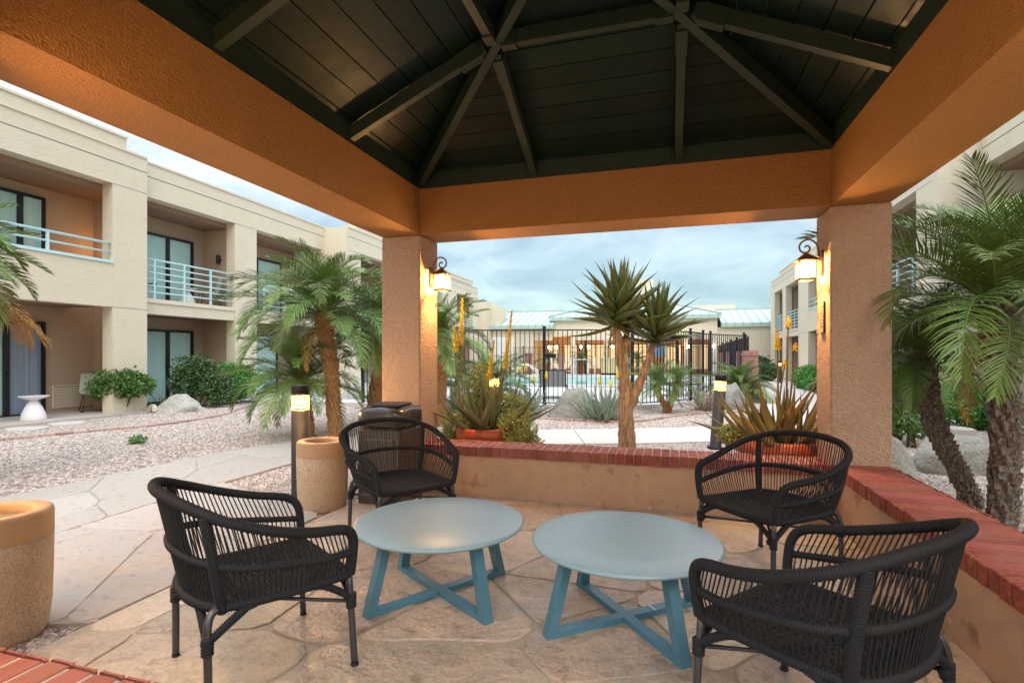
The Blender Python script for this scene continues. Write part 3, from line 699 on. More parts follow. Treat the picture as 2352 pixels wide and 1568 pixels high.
for a, b, x, z in ((1.0, 8.97, -11.66, 6.14), (17.0, 24, -10.96, 6.1), (28.0, 32.7, -12.31, 6.1)):
    mb = MB(); mb.box(x - .3, x, a, b, 5.86, z); wp(mb, 'tall_parapet', M['cream'], LB)
    mb = MB(); mb.box(x - .33, x + .03, a, b + .02, z + .001, z + .05); wp(mb, 'parapet_cap', M['cap'], LB)
backwall(LB, -13.1, 1, 1.0, 33.5)
door(LB, -13.1, 1, 5.9, 8.22, 2.62, 4.72, .8)
door(LB, -13.1, 1, 5.7, 8.22, .0, 2.02, .72, True)
door(LB, -13.1, 1, 9.62, 11.98, 2.62, 4.52, .66)
door(LB, -13.1, 1, 9.62, 11.98, .0, 1.98, .66)
door(LB, -13.1, 1, 13.25, 15.6, 2.62, 4.52, .5)
door(LB, -13.1, 1, 13.25, 15.4, .0, 1.98, .5)
door(LB, -13.1, 1, 20.6, 22.6, .0, 1.98, .5); door(LB, -13.1, 1, 20.6, 22.6, 2.62, 4.52, .5)
sconce(LB, -12.45, 12.27, 4.05, 1)
sconce(LB, -12.6, 32.55, 4.0, 1)
sconce(LB, -12.5, 9.42, 3.95, 1)
point('sconce_light', (-12.55, 9.2, 3.75), 6, (1, .5, .16), .05)
pt = MB(); pt.box(-13.1, -11.35, 1, 9.3, -.05, .03); wp(pt, 'patio_slab', M['stone2'], LB)
vg = sub('vent_grille', LB, (-13.08, 9.0, .3)); mb = MB()
for a in ((8.38, 8.41), (9.37, 9.40)): mb.box(-13.098, -13.07, *a, .12, .62)
mb.box(-13.098, -13.07, 8.41, 9.37, .12, .14); mb.box(-13.098, -13.07, 8.41, 9.37, .60, .62); wp(mb, 'grille_frame', M['cap'], vg)
for i in range(13):
    z = .155 + i * .034; mb = MB(); mb.beam((-13.085, 8.41, z), (-13.085, 9.37, z), .028, .006, (1, 0, .9)); wp(mb, 'louvre', M['cap'], vg)
RB = thing('hotel_building', 'two storey cream stucco hotel wing with balconies behind the palms on the right', 'building', (7, 15, 0))
seg(RB, 6.2, -1, 3.0, 13.2, [(5.0, 9.2, 'solid'), (9.9, 13.19, 'open')], 5.85, dep=1.5, zo=5.05)
mb = MB(); mb.box(5.45, 7.8, 13.2, 13.5, -.05, 5.85); wp(mb, 'return_wall', M['cream'], RB)
mb = MB(); mb.box(5.44, 7.6, 13.185, 13.199, -.05, .035); wp(mb, 'base_line', M['reveal'], RB)
seg(RB, 5.45, -1, 13.502, 20.0, [(14.25, 17.2, 'open')], 5.85, dep=2.2)
seg(RB, 6.0, -1, 20.002, 28.0, [(21.0, 26.4, 'solid')], 5.85, dep=1.7)
seg(RB, 6.2, -1, 28.002, 36.4, [(29.2, 32.1, 'open'), (33.0, 35.3, 'open')], 5.80, dep=1.5)
mb = MB(); mb.box(6.22, 9.0, 36.41, 36.7, -.05, 5.8); wp(mb, 'end_wall', M['cream'], RB)
for a, b, x, z in ((3.0, 12.0, 6.21, 6.15), (21, 34.2, 6.25, 6.1)):
    mb = MB(); mb.box(x, x + .3, a, b, 5.86, z); wp(mb, 'tall_parapet', M['cream'], RB)
    mb = MB(); mb.box(x - .03, x + .33, a, b + .02, z + .001, z + .05); wp(mb, 'parapet_cap', M['cap'], RB)
backwall(RB, 7.7, -1, 3.0, 36.3)
door(RB, 7.7, -1, 10.2, 12.3, .0, 2.0); door(RB, 7.7, -1, 10.2, 12.3, 2.62, 4.6); door(RB, 7.7, -1, 14.8, 16.8, .0, 2.0); door(RB, 7.7, -1, 14.8, 16.8, 2.62, 4.6)
for y in (29.6, 33.3):
    door(RB, 7.7, -1, y, y + 1.5, .0, 2.0); door(RB, 7.7, -1, y, y + 1.5, 2.62, 4.6)
sconce(RB, 6.9, 31.95, 4.0, -1); sconce(RB, 6.9, 31.95, 1.7, -1)

# ------------------------------------------------------------ far clubhouse with green metal roof
FB = thing('clubhouse', 'low cream clubhouse with verdigris metal roofs and a lit orange patio beyond the pool', 'building', (-3, 38, 0))
Yc = 37.0
def fbox(name, m, *r_): mb = MB(); mb.box(*r_); return wp(mb, name, m, FB)
fbox('wall', M['cream'], -13.2, -9.2, Yc - .5, Yc + 8, -.05, 3.15)
fbox('wall', M['cream'], -9.2, -7.9, Yc - .3, Yc + .3, 2.35, 3.15)
fbox('wall', M['cream'], -7.898, 3.1, Yc, Yc + .4, 2.62, 3.70)
fbox('beam', M['cap'], -6.0, 3.1, Yc - 1.2, Yc - 1.0, 2.30, 2.62)
fbox('wall', M['cream'], 3.102, 9.5, Yc + .3, Yc + 8, -.05, 3.12)
fbox('fascia', M['cap'], -6.0, 1.2, Yc - .99, Yc - .002, 2.5, 2.62)
fbox('patio_back_wall', M['orange'], -9.2, 3.1, Yc + 3.0, Yc + 3.3, -.05, 3.6)
fbox('patio_ceiling', M['orange'], -9.2, 3.1, Yc + .41, Yc + 2.99, 2.62, 2.75)
for x in (-6.4, -4.1, -1.2, 1.15, 2.9): fbox('patio_column', M['whitepaint'], x - .13, x + .13, Yc - .1, Yc + .12, -.05, 2.62)
for x in (-5.35, .55): fbox('patio_post', M['bronze'], x - .09, x + .09, Yc - 1.15, Yc - .97, -.05, 2.30)
for x0, x1 in ((-8.9, -8.0), (-7.6, -6.6), (-5.9, -4.6), (-4.2, -2.9), (-2.6, -1.5), (-.2, .9), (1.5, 2.7)):
    w1 = sub('lit_window', FB, ((x0 + x1) / 2, Yc + 2.95, 1)); mb = MB(); mb.box(x0, x1, Yc + 2.955, Yc + 2.98, .3, 2.05); wp(mb, 'pane', M['lit'], w1)
    mb = MB()
    for x in (x0 - .03, (x0 + x1) / 2 - .02, x1 - .01): mb.box(x, x + .045, Yc + 2.92, Yc + 2.953, .25, 2.1)
    mb.box(x0 - .03, x1 + .03, Yc + 2.915, Yc + 2.95, 2.06, 2.12); wp(mb, 'frame', M['frame'], w1)
fbox('tower', M['cream'], -2.6, -1.15, 44.5, 46, 2, 7.45)
fbox('tower', M['cream'], -13.6, -12.35, 35.5, 38, -.05, 5.1); fbox('tower', M['cream'], -12.35, -11.6, 36.6, 38, 3.0, 4.75)
fbox('roof_curb', M['cap'], 1.9, 5.2, 46, 47, 4.6, 5.35); fbox('roof_curb', M['cap'], -12, -6, 47, 48, 4.5, 5.0)
def hiproof(x0, x1, y0, ze, run, rise, back=9.0, fas=.26, lh=True, rh=True):
    m_ = MB(); a = x0 + (run if lh else 0); b = x1 - (run if rh else 0); yb = y0 + back
    v = [(x0, y0, ze + fas), (x1, y0, ze + fas), (x1, yb, ze + fas), (x0, yb, ze + fas), (a, y0 + run, ze + rise), (b, y0 + run, ze + rise), (b, yb - run, ze + rise), (a, yb - run, ze + rise)]
    m_.add(v, [(0, 1, 5, 4), (1, 2, 6, 5), (2, 3, 7, 6), (3, 0, 4, 7), (4, 5, 6, 7)])
    m_.box(x0, x1, y0, yb, ze, ze + fas - .002); wp(m_, 'metal_roof', M['green'], FB)
    sm = MB(); x = x0 + .3
    while x < x1 - .1:
        t = min(1, (x - x0) / (a - x0) if lh and x < a else 1, (x1 - x) / (x1 - b) if rh and x > b else 1)
        sm.beam((x, y0 - .01, ze + fas + .012), (x, y0 + run * t, ze + fas + (rise - fas) * t + .012), .03, .05); sm.box(x - .012, x + .012, y0 - .02, y0 - .001, ze, ze + fas); x += .52
    wp(sm, 'standing_seams', M['greendark'], FB, kind='stuff')
    hp = MB()
    if lh: hp.tube([(x0, y0, ze + fas + .03), (a, y0 + run, ze + rise + .03)], .05, 5)
    if rh: hp.tube([(x1, y0, ze + fas + .03), (b, y0 + run, ze + rise + .03)], .05, 5)
    hp.tube([(a, y0 + run, ze + rise + .02), (b, y0 + run, ze + rise + .02)], .05, 5); wp(hp, 'ridge_cap', M['greendark'], FB)
hiproof(-13.4, -7.7, Yc - .8, 3.15, 4.2, 1.55, rh=False, lh=False)
hiproof(-8.1, 3.3, Yc - .25, 3.71, 5.0, 1.9, 12)
hiproof(3.35, 12, Yc + .1, 3.13, 4.2, 1.45, 10, lh=False)
LMP = []
for li_, (px_x, y_) in enumerate(((-8.05, 36.6), (-7.5, 36.6), (-5.75, 36.4), (-5.25, 36.4), (-3.6, 36.4), (.6, 36.4), (1.25, 36.4), (2.85, 36.5))):
    l_ = thing('globe_lamp', 'lit globe lamp, ' + ('first', 'second', 'third', 'fourth', 'fifth', 'sixth', 'seventh', 'eighth')[li_] + ' from the left along the clubhouse patio', 'lamp', (px_x, y_, 1.85), 0, 'globe lamps along the clubhouse patio')
    mb = MB(); mb.lathe([(.02, -.11), (.085, -.07), (.11, 0), (.085, .07), (.02, .11)], 12); mb.build('globe', M['litw'], l_)
    mb = MB(); mb.tube([(0, 0, .1), (0, 0, .45)], .012, 5); mb.build('hanger', M['bronze'], l_); LMP.append(l_)
for x in (-7.6, -4.8, -1.8, 1.2): point('patio_light', (x, Yc + 1.5, 2.1), 16, (1, .50, .18), .15)
for x in (-8.6, -7.6): pass

# ------------------------------------------------------------ pool
dk = MB(); DP = [(-14, 12.6), (-6, 12.15), (-5.04, 12.3), (-2.91, 12.72), (-.84, 13.3), (-.04, 13.98), (.574, 14.86), (1.03, 16.6), (1.3, 18.2), (2.5, 18.6), (3.0, 37), (-14, 37)]
dk.prism(DP, -.06, -.006); dk.build('pool_deck', M['deck'], kind='structure')
kb = thing('fence_kerb', 'low concrete kerb curving under the black pool fence', 'kerb', (0, 13, 0))
PK = smoothpath([(-9, 12.0, 0), (-6.5, 12.02, 0), (-5.04, 12.28, 0), (-2.91, 12.69, 0), (-.84, 13.27, 0), (-.04, 13.95, 0), (.574, 14.83, 0), (1.03, 16.2, 0), (1.217, 17.6, 0)], 6)
m_ = MB()
for a, b in zip(PK, PK[1:]): m_.beam((a.x, a.y - 13, .02), (b.x, b.y - 13, .02), .2, .12)
m_.build('kerb', M['concrete'], kb)
pl = MB(); PO = [(-9.5, 21.0), (-1.2, 21.6), (-1.0, 28.5), (-9.8, 28.5)]
pl.add([(x, y, .012) for x, y in PO], [(0, 1, 2, 3)]); pl.build('pool_water', M['water'], kind='structure')
cp = MB()
for i in range(4):
    a, b = PO[i], PO[(i + 1) % 4]; cp.beam((a[0], a[1], .04), (b[0], b[1], .04), .45, .1 if i != 2 else .22)
cp.build('pool_coping', M['deck'], kind='structure')
hr = thing('pool_handrail', 'curved white metal handrail at the near end of the pool', 'handrail', (-5.9, 20.8, 0))
for k in (0, .45):
    mb = MB(); mb.tube(smoothpath([(0, k, 0), (0, k, .7), (.15, k, .88), (.5, k, .85), (1.2, k, .25), (1.35, k, .0)], 6), .022, 8); mb.build('rail', M['whitepaint'], hr)

# ------------------------------------------------------------ fences
def fence(label, P, hgt, zb, post_at, step, solo=True, rails=(1.0, .05), cat='fence', post_w=.065):
    o0 = P[0]; t = thing('metal_fence', label, cat, (o0[0], o0[1], 0))
    Q = smoothpath([(x - o0[0], y - o0[1], 0) for x, y in P], 10) if len(P) > 2 else [Vector((0, 0, 0)), Vector((P[1][0] - o0[0], P[1][1] - o0[1], 0))]
    L_ = sum((b - a).length for a, b in zip(Q, Q[1:])); n = max(2, int(L_ / step)); S = resample(Q, n + 1)
    r1 = MB(); r1.tube([(p.x, p.y, hgt - .02) for p in Q], .021, 4, False); r1.build('top_rail', M['black'], t)
    r2 = MB(); r2.tube([(p.x, p.y, zb) for p in Q], .019, 4, False); r2.build('bottom_rail', M['black'], t)
    pk = MB().box(-.009, .009, -.009, .009, zb, hgt - .02)
    if solo:
        me = pk.mesh('picket', M['black'])
        for i, p in enumerate(S):
            a = S[min(i + 1, n)] - S[max(i - 1, 0)]; obj('picket', me, t, (p.x, p.y, 0), (0, 0, math.atan2(a.y, a.x)))
    else:
        jn = MB()
        for p in S: jn.box(p.x - .011, p.x + .011, p.y - .011, p.y + .011, zb, hgt - .02)
        jn.build('pickets', M['black'], t, kind='stuff')
    for q in post_at:
        x, y = q[0] - o0[0], q[1] - o0[1]; mb = MB(); h2 = post_w / 2; mb.box(-h2, h2, -h2, h2, -.05, hgt + .05); mb.box(-h2 - .008, h2 + .008, -h2 - .008, h2 + .008, hgt + .05, hgt + .075); mb.build('post', M['black'], t, loc=(x, y, 0))
    return t
F1 = fence('curved black metal pool fence of thin pickets in front of the pool', [(-7.5, 11.95), (-5.04, 12.28), (-2.91, 12.69), (-.84, 13.27), (-.04, 13.95), (.574, 14.83), (.92, 15.8)], 1.93, .13,
      [(-7.5, 11.95), (-5.04, 12.28), (-2.91, 12.69), (-.84, 13.27), (.574, 14.83), (.95, 15.85)], .115)
mb = MB(); mb.box(.03, .30, -.03, .03, 1.23, 1.33); mb.build('latch_box', M['black'], F1, loc=(-2.91 + 7.5, .69, 0))
fence('black metal gate section of the pool fence ending at the brick pillar', [(1.0, 16.3), (2.36, 18.2)], 1.93, .13, [(2.30, 18.1), (1.2, 16.6)], .115)
fence('black metal fence running away beside the pool past the brick pillars', [(2.42, 18.0), (2.98, 35.0)], 1.9, .13, [(2.45, 18.9), (2.55, 22), (2.65, 25), (2.75, 28), (2.85, 31)], .14, False)
fence('far black metal fence along the back of the pool deck', [(-14, 33.6), (2.9, 34.6)], 1.82, .13, [(-13.9, 33.6), (-11, 33.8), (-9.2, 33.9), (-5.5, 34.1), (-2.2, 34.3), (.8, 34.5)], .16, False)
def pillar(label, x, y, w_, h, solo):
    t = thing('brick_pillar', label, 'brick pillar', (x, y, 0), 0, 'brick pillars along the pool fences')
    MB().box(-w_ / 2 + .012, w_ / 2 - .012, -w_ / 2 + .012, w_ / 2 - .012, -.05, h - .02).build('mortar_core', M['mortar'], t)
    ch = .075; n = int(h / ch); jn = MB(); bl = w_ / 2
    for k in range(n):
        z = k * ch; ex = .025 if k == n - 2 else 0
        for f_ in range(4):
            off = (k + f_) % 2
            segs = [(-w_ / 2, 0), (0, w_ / 2)] if off else [(-w_ / 2, -w_ / 4), (-w_ / 4, w_ / 4), (w_ / 4, w_ / 2)]
            for a, b in segs:
                mb = MB() if solo else jn
                c1, s1 = [(1, 0), (0, 1), (-1, 0), (0, -1)][f_]
                q = MB().box(a + .007, b - .007, -w_ / 2 - ex, -w_ / 2 + .05, z + .011, z + ch - .009); q.xf(Matrix.Rotation(f_ * PI / 2, 4, 'Z'))
                if solo: q.build('brick', M['brickp'], t)
                else: jn.add(q.v, q.f)
    if not solo: jn.build('bricks', M['brickp'], t, kind='stuff')
    MB().box(-w_ / 2 + .02, w_ / 2 - .02, -w_ / 2 + .02, w_ / 2 - .02, h - .018, h + .0).build('cap', M['brickp'], t)
pillar('nearest brick pillar at the end of the black fence, beside the path', 2.40, 17.55, .42, 1.43, False)
for x, y, l_ in ((2.62, 20.8, 'brick pillar just behind the nearest one along the receding fence'), (2.72, 25.5, 'middle brick pillar of the receding fence beside the pool'), (2.85, 30.5, 'farthest brick pillar of the receding fence beside the pool'),
                 (-8.9, 34.2, 'left of the two brick pillars in the far fence behind the pool'), (-6.75, 34.3, 'right of the two brick pillars in the far fence behind the pool')):
    pillar(l_, x, y, .42, 1.43, False)
# ------------------------------------------------------------ pool furniture
def stool(label, x, y, rz):
    t = thing('bar_chair', label, 'bar chair', (x, y, 0), rz)
    for sx in (-1, 1):
        for sy in (-1, 1):
            mb = MB(); mb.tube([(sx * .24, sy * .24, 0), (sx * .19, sy * .19, .72)], .018, 5); mb.build('leg', M['whitepaint'], t)
    MB().box(-.21, .21, -.21, .21, .72, .75).build('seat', M['whitepaint'], t)
    mb = MB(); mb.tube(smoothpath([(-.2, -.2, .75), (-.2, -.22, 1.1), (0, -.24, 1.14), (.2, -.22, 1.1), (.2, -.2, .75)], 4), .018, 5)
    for x_ in (-.1, 0, .1): mb.box(x_ - .02, x_ + .02, -.24, -.22, .75, 1.12)
    mb.build('backrest', M['whitepaint'], t)
    mb = MB(); 
    for a, b in (((-.22, -.22), (.22, -.22)), ((-.22, .22), (.22, .22))): mb.tube([(a[0], a[1], .3), (b[0], b[1], .3)], .012, 5)
    mb.build('footrest', M['whitepaint'], t)
stool('white bar chair seen from behind at the tall table behind the pool', -5.9, 32.4, PI)
stool('white bar chair at the right side of the tall table behind the pool', -4.5, 32.6, PI / 2)
stool('white bar chair partly behind the far right brick pillar', -6.8, 32.6, -PI / 2)
bt = thing('bar_table', 'tall white bar table behind the pool', 'table', (-5.2, 33.0, 0))
MB().box(-.45, .45, -.45, .45, 1.0, 1.04).build('top', M['whitepaint'], bt)
for sx in (-1, 1):
    for sy in (-1, 1): MB().box(sx * .4 - .03, sx * .4 + .03, sy * .4 - .03, sy * .4 + .03, 0, 1.0).build('leg', M['whitepaint'], bt)
yc = thing('bar_counter', 'pale yellow bar counter standing behind the far fence', 'counter', (-3.3, 35.4, 0))
MB().box(-.95, .95, -.4, .4, .12, 1.05).build('body', M['yellow'], yc); MB().box(-1.0, 1.0, -.45, .45, 1.052, 1.1).build('top', M['whitepaint'], yc); MB().box(-.9, .9, -.35, .35, 0, .119).build('plinth', M['black'], yc)
for x in (-.9, 0, .9): MB().box(x - .03, x + .03, -.415, -.401, .12, 1.05).build('trim', M['whitepaint'], yc)
ub = thing('canvas_canopy', 'blue arched canvas canopy on the clubhouse patio', 'canopy', (-.6, 35.9, 0))
mb = MB(); v = []; n = 10
for y in (-.3, .3):
    v += [(-.45, y, 1.2), (-.45, y, 1.95)] + [(-.45 * math.cos(PI * i / n), y, 1.95 + .35 * math.sin(PI * i / n)) for i in range(1, n)] + [(.45, y, 1.95), (.45, y, 1.2)]
k = len(v) // 2; mb.add(v, [tuple(range(k - 1, -1, -1)), tuple(range(k, 2 * k))] + [(i, (i + 1) % k, k + (i + 1) % k, k + i) for i in range(k)]); mb.build('canvas', M['blue'], ub)
for x in (-.42, .42): MB().box(x - .025, x + .025, -.025, .025, 0, 1.198).build('leg', M['whitepaint'], ub)
wb = thing('white_board', 'pale board with round emblems standing beyond the pool at the left', 'board', (-10.4, 33.0, 0))
MB().box(-.75, .75, -.05, .05, .5, 2.45).build('panel', M['whitepaint'], wb)
for x, z in ((-.35, 1.95), (.35, 1.95), (-.35, 1.2), (.35, 1.2)):
    mb = MB(); mb.tube([(x + .22 * math.cos(a), -.055, z + .22 * math.sin(a)) for a in [2 * PI * i / 20 for i in range(20)]], .012, 5, closed=True); mb.build('ring', M['deck'], wb)
for x in (-.7, .7): MB().box(x - .04, x + .04, -.04, .04, 0, .499).build('leg', M['whitepaint'], wb)
def lounge(label, x, y, rz, tall=.86):
    t = thing('pool_lounger', label, 'pool lounger', (x, y, 0), rz)
    f = MB()
    for sx in (-1, 1):
        f.tube([(sx * .37, 0, .38), (sx * .37, -.28, tall)], .018, 6); f.tube([(sx * .37, -.05, .36), (sx * .37, 1.3, .36)], .018, 6)
        for yy in (.0, 1.15): f.tube([(sx * .37, yy, .36), (sx * .39, yy, 0)], .016, 6)
    f.tube([(-.37, -.28, tall), (.37, -.28, tall)], .018, 6); f.tube(smoothpath([(-.39, 0, .02), (-.2, -.06, .05), (.2, -.06, .05), (.39, 0, .02)], 4), .012, 6)
    f.build('frame', M['bronze'], t)
    b = MB(); b.add([(-.355, .0, .385), (.355, .0, .385), (.355, -.27, tall - .01), (-.355, -.27, tall - .01), (-.355, -.012, .38), (.355, -.012, .38), (.355, -.282, tall - .015), (-.355, -.282, tall - .015)],
                    [(0, 1, 2, 3), (7, 6, 5, 4), (0, 4, 5, 1), (1, 5, 6, 2), (2, 6, 7, 3), (3, 7, 4, 0)]); b.build('backrest', M['sling'], t)
    MB().box(-.355, .355, .02, 1.28, .355, .37).build('seat', M['sling'], t)
lounge('grey sling pool lounger with its back to the fence', -3.25, 15.35, .15)
lounge('second pool lounger half hidden behind the small twin palm', -.2, 17.6, -.9, .7)
# ------------------------------------------------------------ rope chairs
def make_chair(label):
    t = thing('rope_armchair', label, 'armchair', (0, 0, 0), 0, 'black rope armchairs round the tables')
    # curves run from the left front corner round the back to the right front corner
    def sym(P): return [Vector(p) for p in P] + [Vector((-p[0], p[1], p[2])) for p in reversed(P[:-1] if abs(P[-1][0]) < 1e-6 else P)]
    rail_c = [(-.275, .255, .385), (-.292, .258, .47), (-.308, .25, .545), (-.328, .205, .592), (-.362, .06, .622), (-.382, -.08, .662), (-.355, -.235, .722), (-.23, -.345, .775), (0, -.39, .795)]
    RL = resample(smoothpath(sym(rail_c), 12), 820)
    def wrapped(P, r0, pitch, per=3, n=10):
        L_ = sum((b - a).length for a, b in zip(P, P[1:])); m_ = max(6, int(L_ / pitch) * per); Q = resample(P, m_)
        return Q, [r0 + (.0021 if i % per == 1 else -.0013) for i in range(m_)]
    P, rr = wrapped(RL, .0190, .0095); mb = MB(); mb.tube(P, rr, 12); mb.build('top_rail', M['rope'], t)
    band_c = [(-.30, .25, .485), (-.335, .13, .497), (-.352, -.06, .525), (-.325, -.21, .548), (-.21, -.305, .565), (0, -.342, .572)]
    BD = smoothpath(sym(band_c), 12); P, rr = wrapped(BD, .0145, .0092); mb = MB(); mb.tube(P, rr, 8); mb.build('middle_rail', M['rope'], t)
    seat_c = [(-.272, .25, .385), (-.276, .10, .382), (-.272, -.12, .385), (-.245, -.235, .39), (-.14, -.288, .392), (0, -.305, .392)]
    ST = smoothpath(sym(seat_c), 12); P, rr = wrapped(ST, .019, .0105); mb = MB(); mb.tube(P, rr, 8)
    P, rr = wrapped([Vector((-.272, .25, .385)), Vector((-.1, .262, .378)), Vector((.1, .262, .378)), Vector((.272, .25, .385))], .019, .0105); mb.tube(P, rr, 8)
    mb.build('seat_frame', M['rope'], t)
    # corner posts, wrapped
    for sx in (-1, 1):
        P, rr = wrapped(smoothpath([(sx * .25, -.22, .37), (sx * .29, -.255, .53), (sx * .315, -.292, .742)], 6), .0185, .0095); mb = MB(); mb.tube(P, rr, 10); mb.build('back_post', M['rope'], t)
    # upright cords between the rails
    body = [p for p in RL if p.z > .56 or True]
    i0 = next(i for i, p in enumerate(RL) if p.z > .588); seg_ = resample(RL[i0:len(RL) - i0], 83)
    BS = resample(BD, 400); SS = resample(ST, 400); cnt = 0
    BSs = resample(BD, 83); SSs = resample(ST, 83)
    for i, p in enumerate(seg_[1:-1], 1):
        u = i / 82; b = BSs[i]; s_ = SSs[i]
        if abs(abs(p.x) - .31) < .008 and p.y < -.2: continue
        j_ = .004 * math.sin(i * 2.3); mb = MB(); mb.tube([s_, b + Vector((j_, 0, 0)), p], .0031, 5, caps=False); mb.build('cord', M['rope'], t); cnt += 1
    # woven seat: two sets of cords passing over and under
    wv = MB(); ny, nx = 40, 32
    def half(y): 
        return .262 if y > -.12 else .262 - max(0, (-.12 - y)) ** 1.6 * 1.5
    for k in range(ny):
        y = .25 - .53 * k / (ny - 1); h = .262 if y > -.2 else .262 * math.sqrt(max(.05, 1 - ((-.2 - y) / .105) ** 2)); pts = []
        for i in range(nx * 2 + 1):
            x = -h + 2 * h * i / (nx * 2); dip = -.018 * (1 - (x / .27) ** 2) * (1 - ((y + .02) / .3) ** 2)
            pts.append((x, y + .004 * math.sin(i * PI / 2 + k), .392 + dip + .0055 * math.sin(i * PI / 2 + PI * k)))
        wv.tube(pts, .0052, 4, caps=False)
    for k in range(nx):
        x = -.258 + .516 * k / (nx - 1); y1 = -.2 - .1 * math.sqrt(max(0, 1 - (x / .268) ** 2)); pts = []
        for i in range(ny + 1):
            y = .25 + (y1 - .25) * i / ny; dip = -.018 * (1 - (x / .27) ** 2) * (1 - ((y + .02) / .3) ** 2); pts.append((x, y, .390 + dip + .004 * (1 if i % 2 else -1)))
        wv.tube(pts, .0058, 4, caps=False)
    wv.build('seat', M['weave'], t)
    # legs and braces
    F_, B_ = (.285, .27), (.287, -.275)
    for sx in (-1, 1):
        mb = MB(); mb.tube(smoothpath([(sx * .273, .25, .385), (sx * .279, .26, .2), (sx * F_[0], F_[1], .006)], 4), [.014] * 9, 12); mb.build('leg', M['chairmetal'], t)
        mb = MB(); mb.tube(smoothpath([(sx * .245, -.215, .395), (sx * .262, -.262, .375), (sx * .278, -.278, .315), (sx * .281, -.276, .2), (sx * B_[0], B_[1], .006)], 6), .014, 12); mb.build('leg', M['chairmetal'], t)
        for sy, yy, xx in ((1, .2585, .277), (-1, -.277, .279)):
            foot = MB(); foot.tube([(sx * (F_[0] if sy > 0 else B_[0]), (F_[1] if sy > 0 else B_[1]), 0), (sx * (F_[0] if sy > 0 else B_[0]), (F_[1] if sy > 0 else B_[1]), .012)], .0165, 10); foot.build('foot_cap', M['black'], t)
            P, rr = wrapped([Vector((sx * xx, yy, .245)), Vector((sx * xx, yy, .305))], .0205, .009); mb = MB(); mb.tube(P, rr, 10)
            P, rr = wrapped([Vector((sx * xx, yy, .275)), Vector((sx * (xx - .035), yy - sy * .0, .277))], .016, .009); mb.tube(P, rr, 8)
            mb.build('leg_binding', M['rope'], t)
            P, rr = wrapped(smoothpath([(sx * xx, yy, .285), (sx * xx, yy - sy * .05, .325), (sx * (xx - .004), yy - sy * .115, .365), (sx * (xx - .004), yy - sy * .16, .378)], 5), .0145, .009); mb = MB(); mb.tube(P, rr, 8)
            P, rr = wrapped(smoothpath([(sx * xx, yy, .285), (sx * (xx - .05), yy, .325), (sx * (xx - .11), yy - sy * .002, .36), (sx * (xx - .15), yy - sy * .004, .374)], 5), .0145, .009); mb.tube(P, rr, 8)
            mb.build('arched_brace', M['rope'], t)
    for sx in (-1, 1):
        mb = MB(); mb.tube([(-sx * .272, .25, .276 + .004 * sx), (sx * .272, -.268, .276 + .004 * sx)], .008, 8); mb.build('cross_stretcher', M['chairmetal'], t)
    return t
ch = make_chair('black rope armchair at front left, its curved back towards the camera')
CH = [(-1.645, 1.865, 328.5), (-1.845, 3.45, 233.2), (.573, 3.537, 129.3), (.48, 2.02, 49.5)]
ch.location = (CH[0][0], CH[0][1], 0); ch.rotation_euler = (0, 0, R(CH[0][2]))
for (x, y, a), l_ in zip(CH[1:], ('black rope armchair in front of the brown litter bin, facing the camera', 'black rope armchair by the right column, facing the left',
                                  'black rope armchair at front right, its back against the right low wall')):
    dup(ch, (x, y, 0), R(a), l_)
# ------------------------------------------------------------ coffee tables
def make_table(label):
    t = thing('coffee_table', label, 'coffee table', (0, 0, 0), 0, 'round blue coffee tables')
    r_ = .457; mb = MB(); mb.lathe([(r_ - .05, .378), (r_ - .012, .381), (r_ - .003, .387), (r_, .393), (r_ - .002, .400), (r_ - .008, .4045), (r_ - .012, .4058), (.28, .406), (.001, .406)], 96, capt=False); mb.build('tabletop', M['top'], t)
    tb = MB(); w_, th = .055, .032; fo = .44; ti = .335
    for k in range(4):
        q = MB(); q.add([(fo - .045, -w_ / 2, 0), (fo, -w_ / 2, 0), (fo, w_ / 2, 0), (fo - .045, w_ / 2, 0), (ti - .04, -w_ / 2, .377), (ti + .005, -w_ / 2, .377), (ti + .005, w_ / 2, .377), (ti - .04, w_ / 2, .377)],
                        [(0, 3, 2, 1), (4, 5, 6, 7), (0, 1, 5, 4), (1, 2, 6, 5), (2, 3, 7, 6), (3, 0, 4, 7)])
        q.xf(Matrix.Rotation(k * PI / 2, 4, 'Z')); q.build('leg', M['tleg'], t)
    tb.box(-fo + .04, fo - .04, -w_ / 2 + .001, w_ / 2 - .001, .003, th); tb.build('base_bar', M['tleg'], t)
    for s in (-1, 1):
        q = MB(); a, b = sorted((s * (w_ / 2), s * (fo - .04))); q.box(-w_ / 2 + .001, w_ / 2 - .001, a, b, .003, th); q.build('base_bar', M['tleg'], t)
    for k in range(4):
        q = MB(); q.box(.32, .338 + .0, -.1, .1, .366, .377); 
    return t
t1 = make_table('round pale blue coffee table on the left, on a crossed blue frame'); t1.location = (-1.192, 2.662, 0); t1.rotation_euler = (0, 0, R(-33.5))
dup(t1, (-.201, 2.652, 0), R(-51), 'round pale blue coffee table on the right, closer to the camera')
tt = thing('tie_strip', 'small white strip stuck round the base bar of the right table', 'strip', (-.201 + .16 * math.cos(R(39)), 2.652 + .16 * math.sin(R(39)), 0), R(39))
MB().box(-.004, .004, -.03, .03, .0325, .0345).build('strip', M['white'], tt)
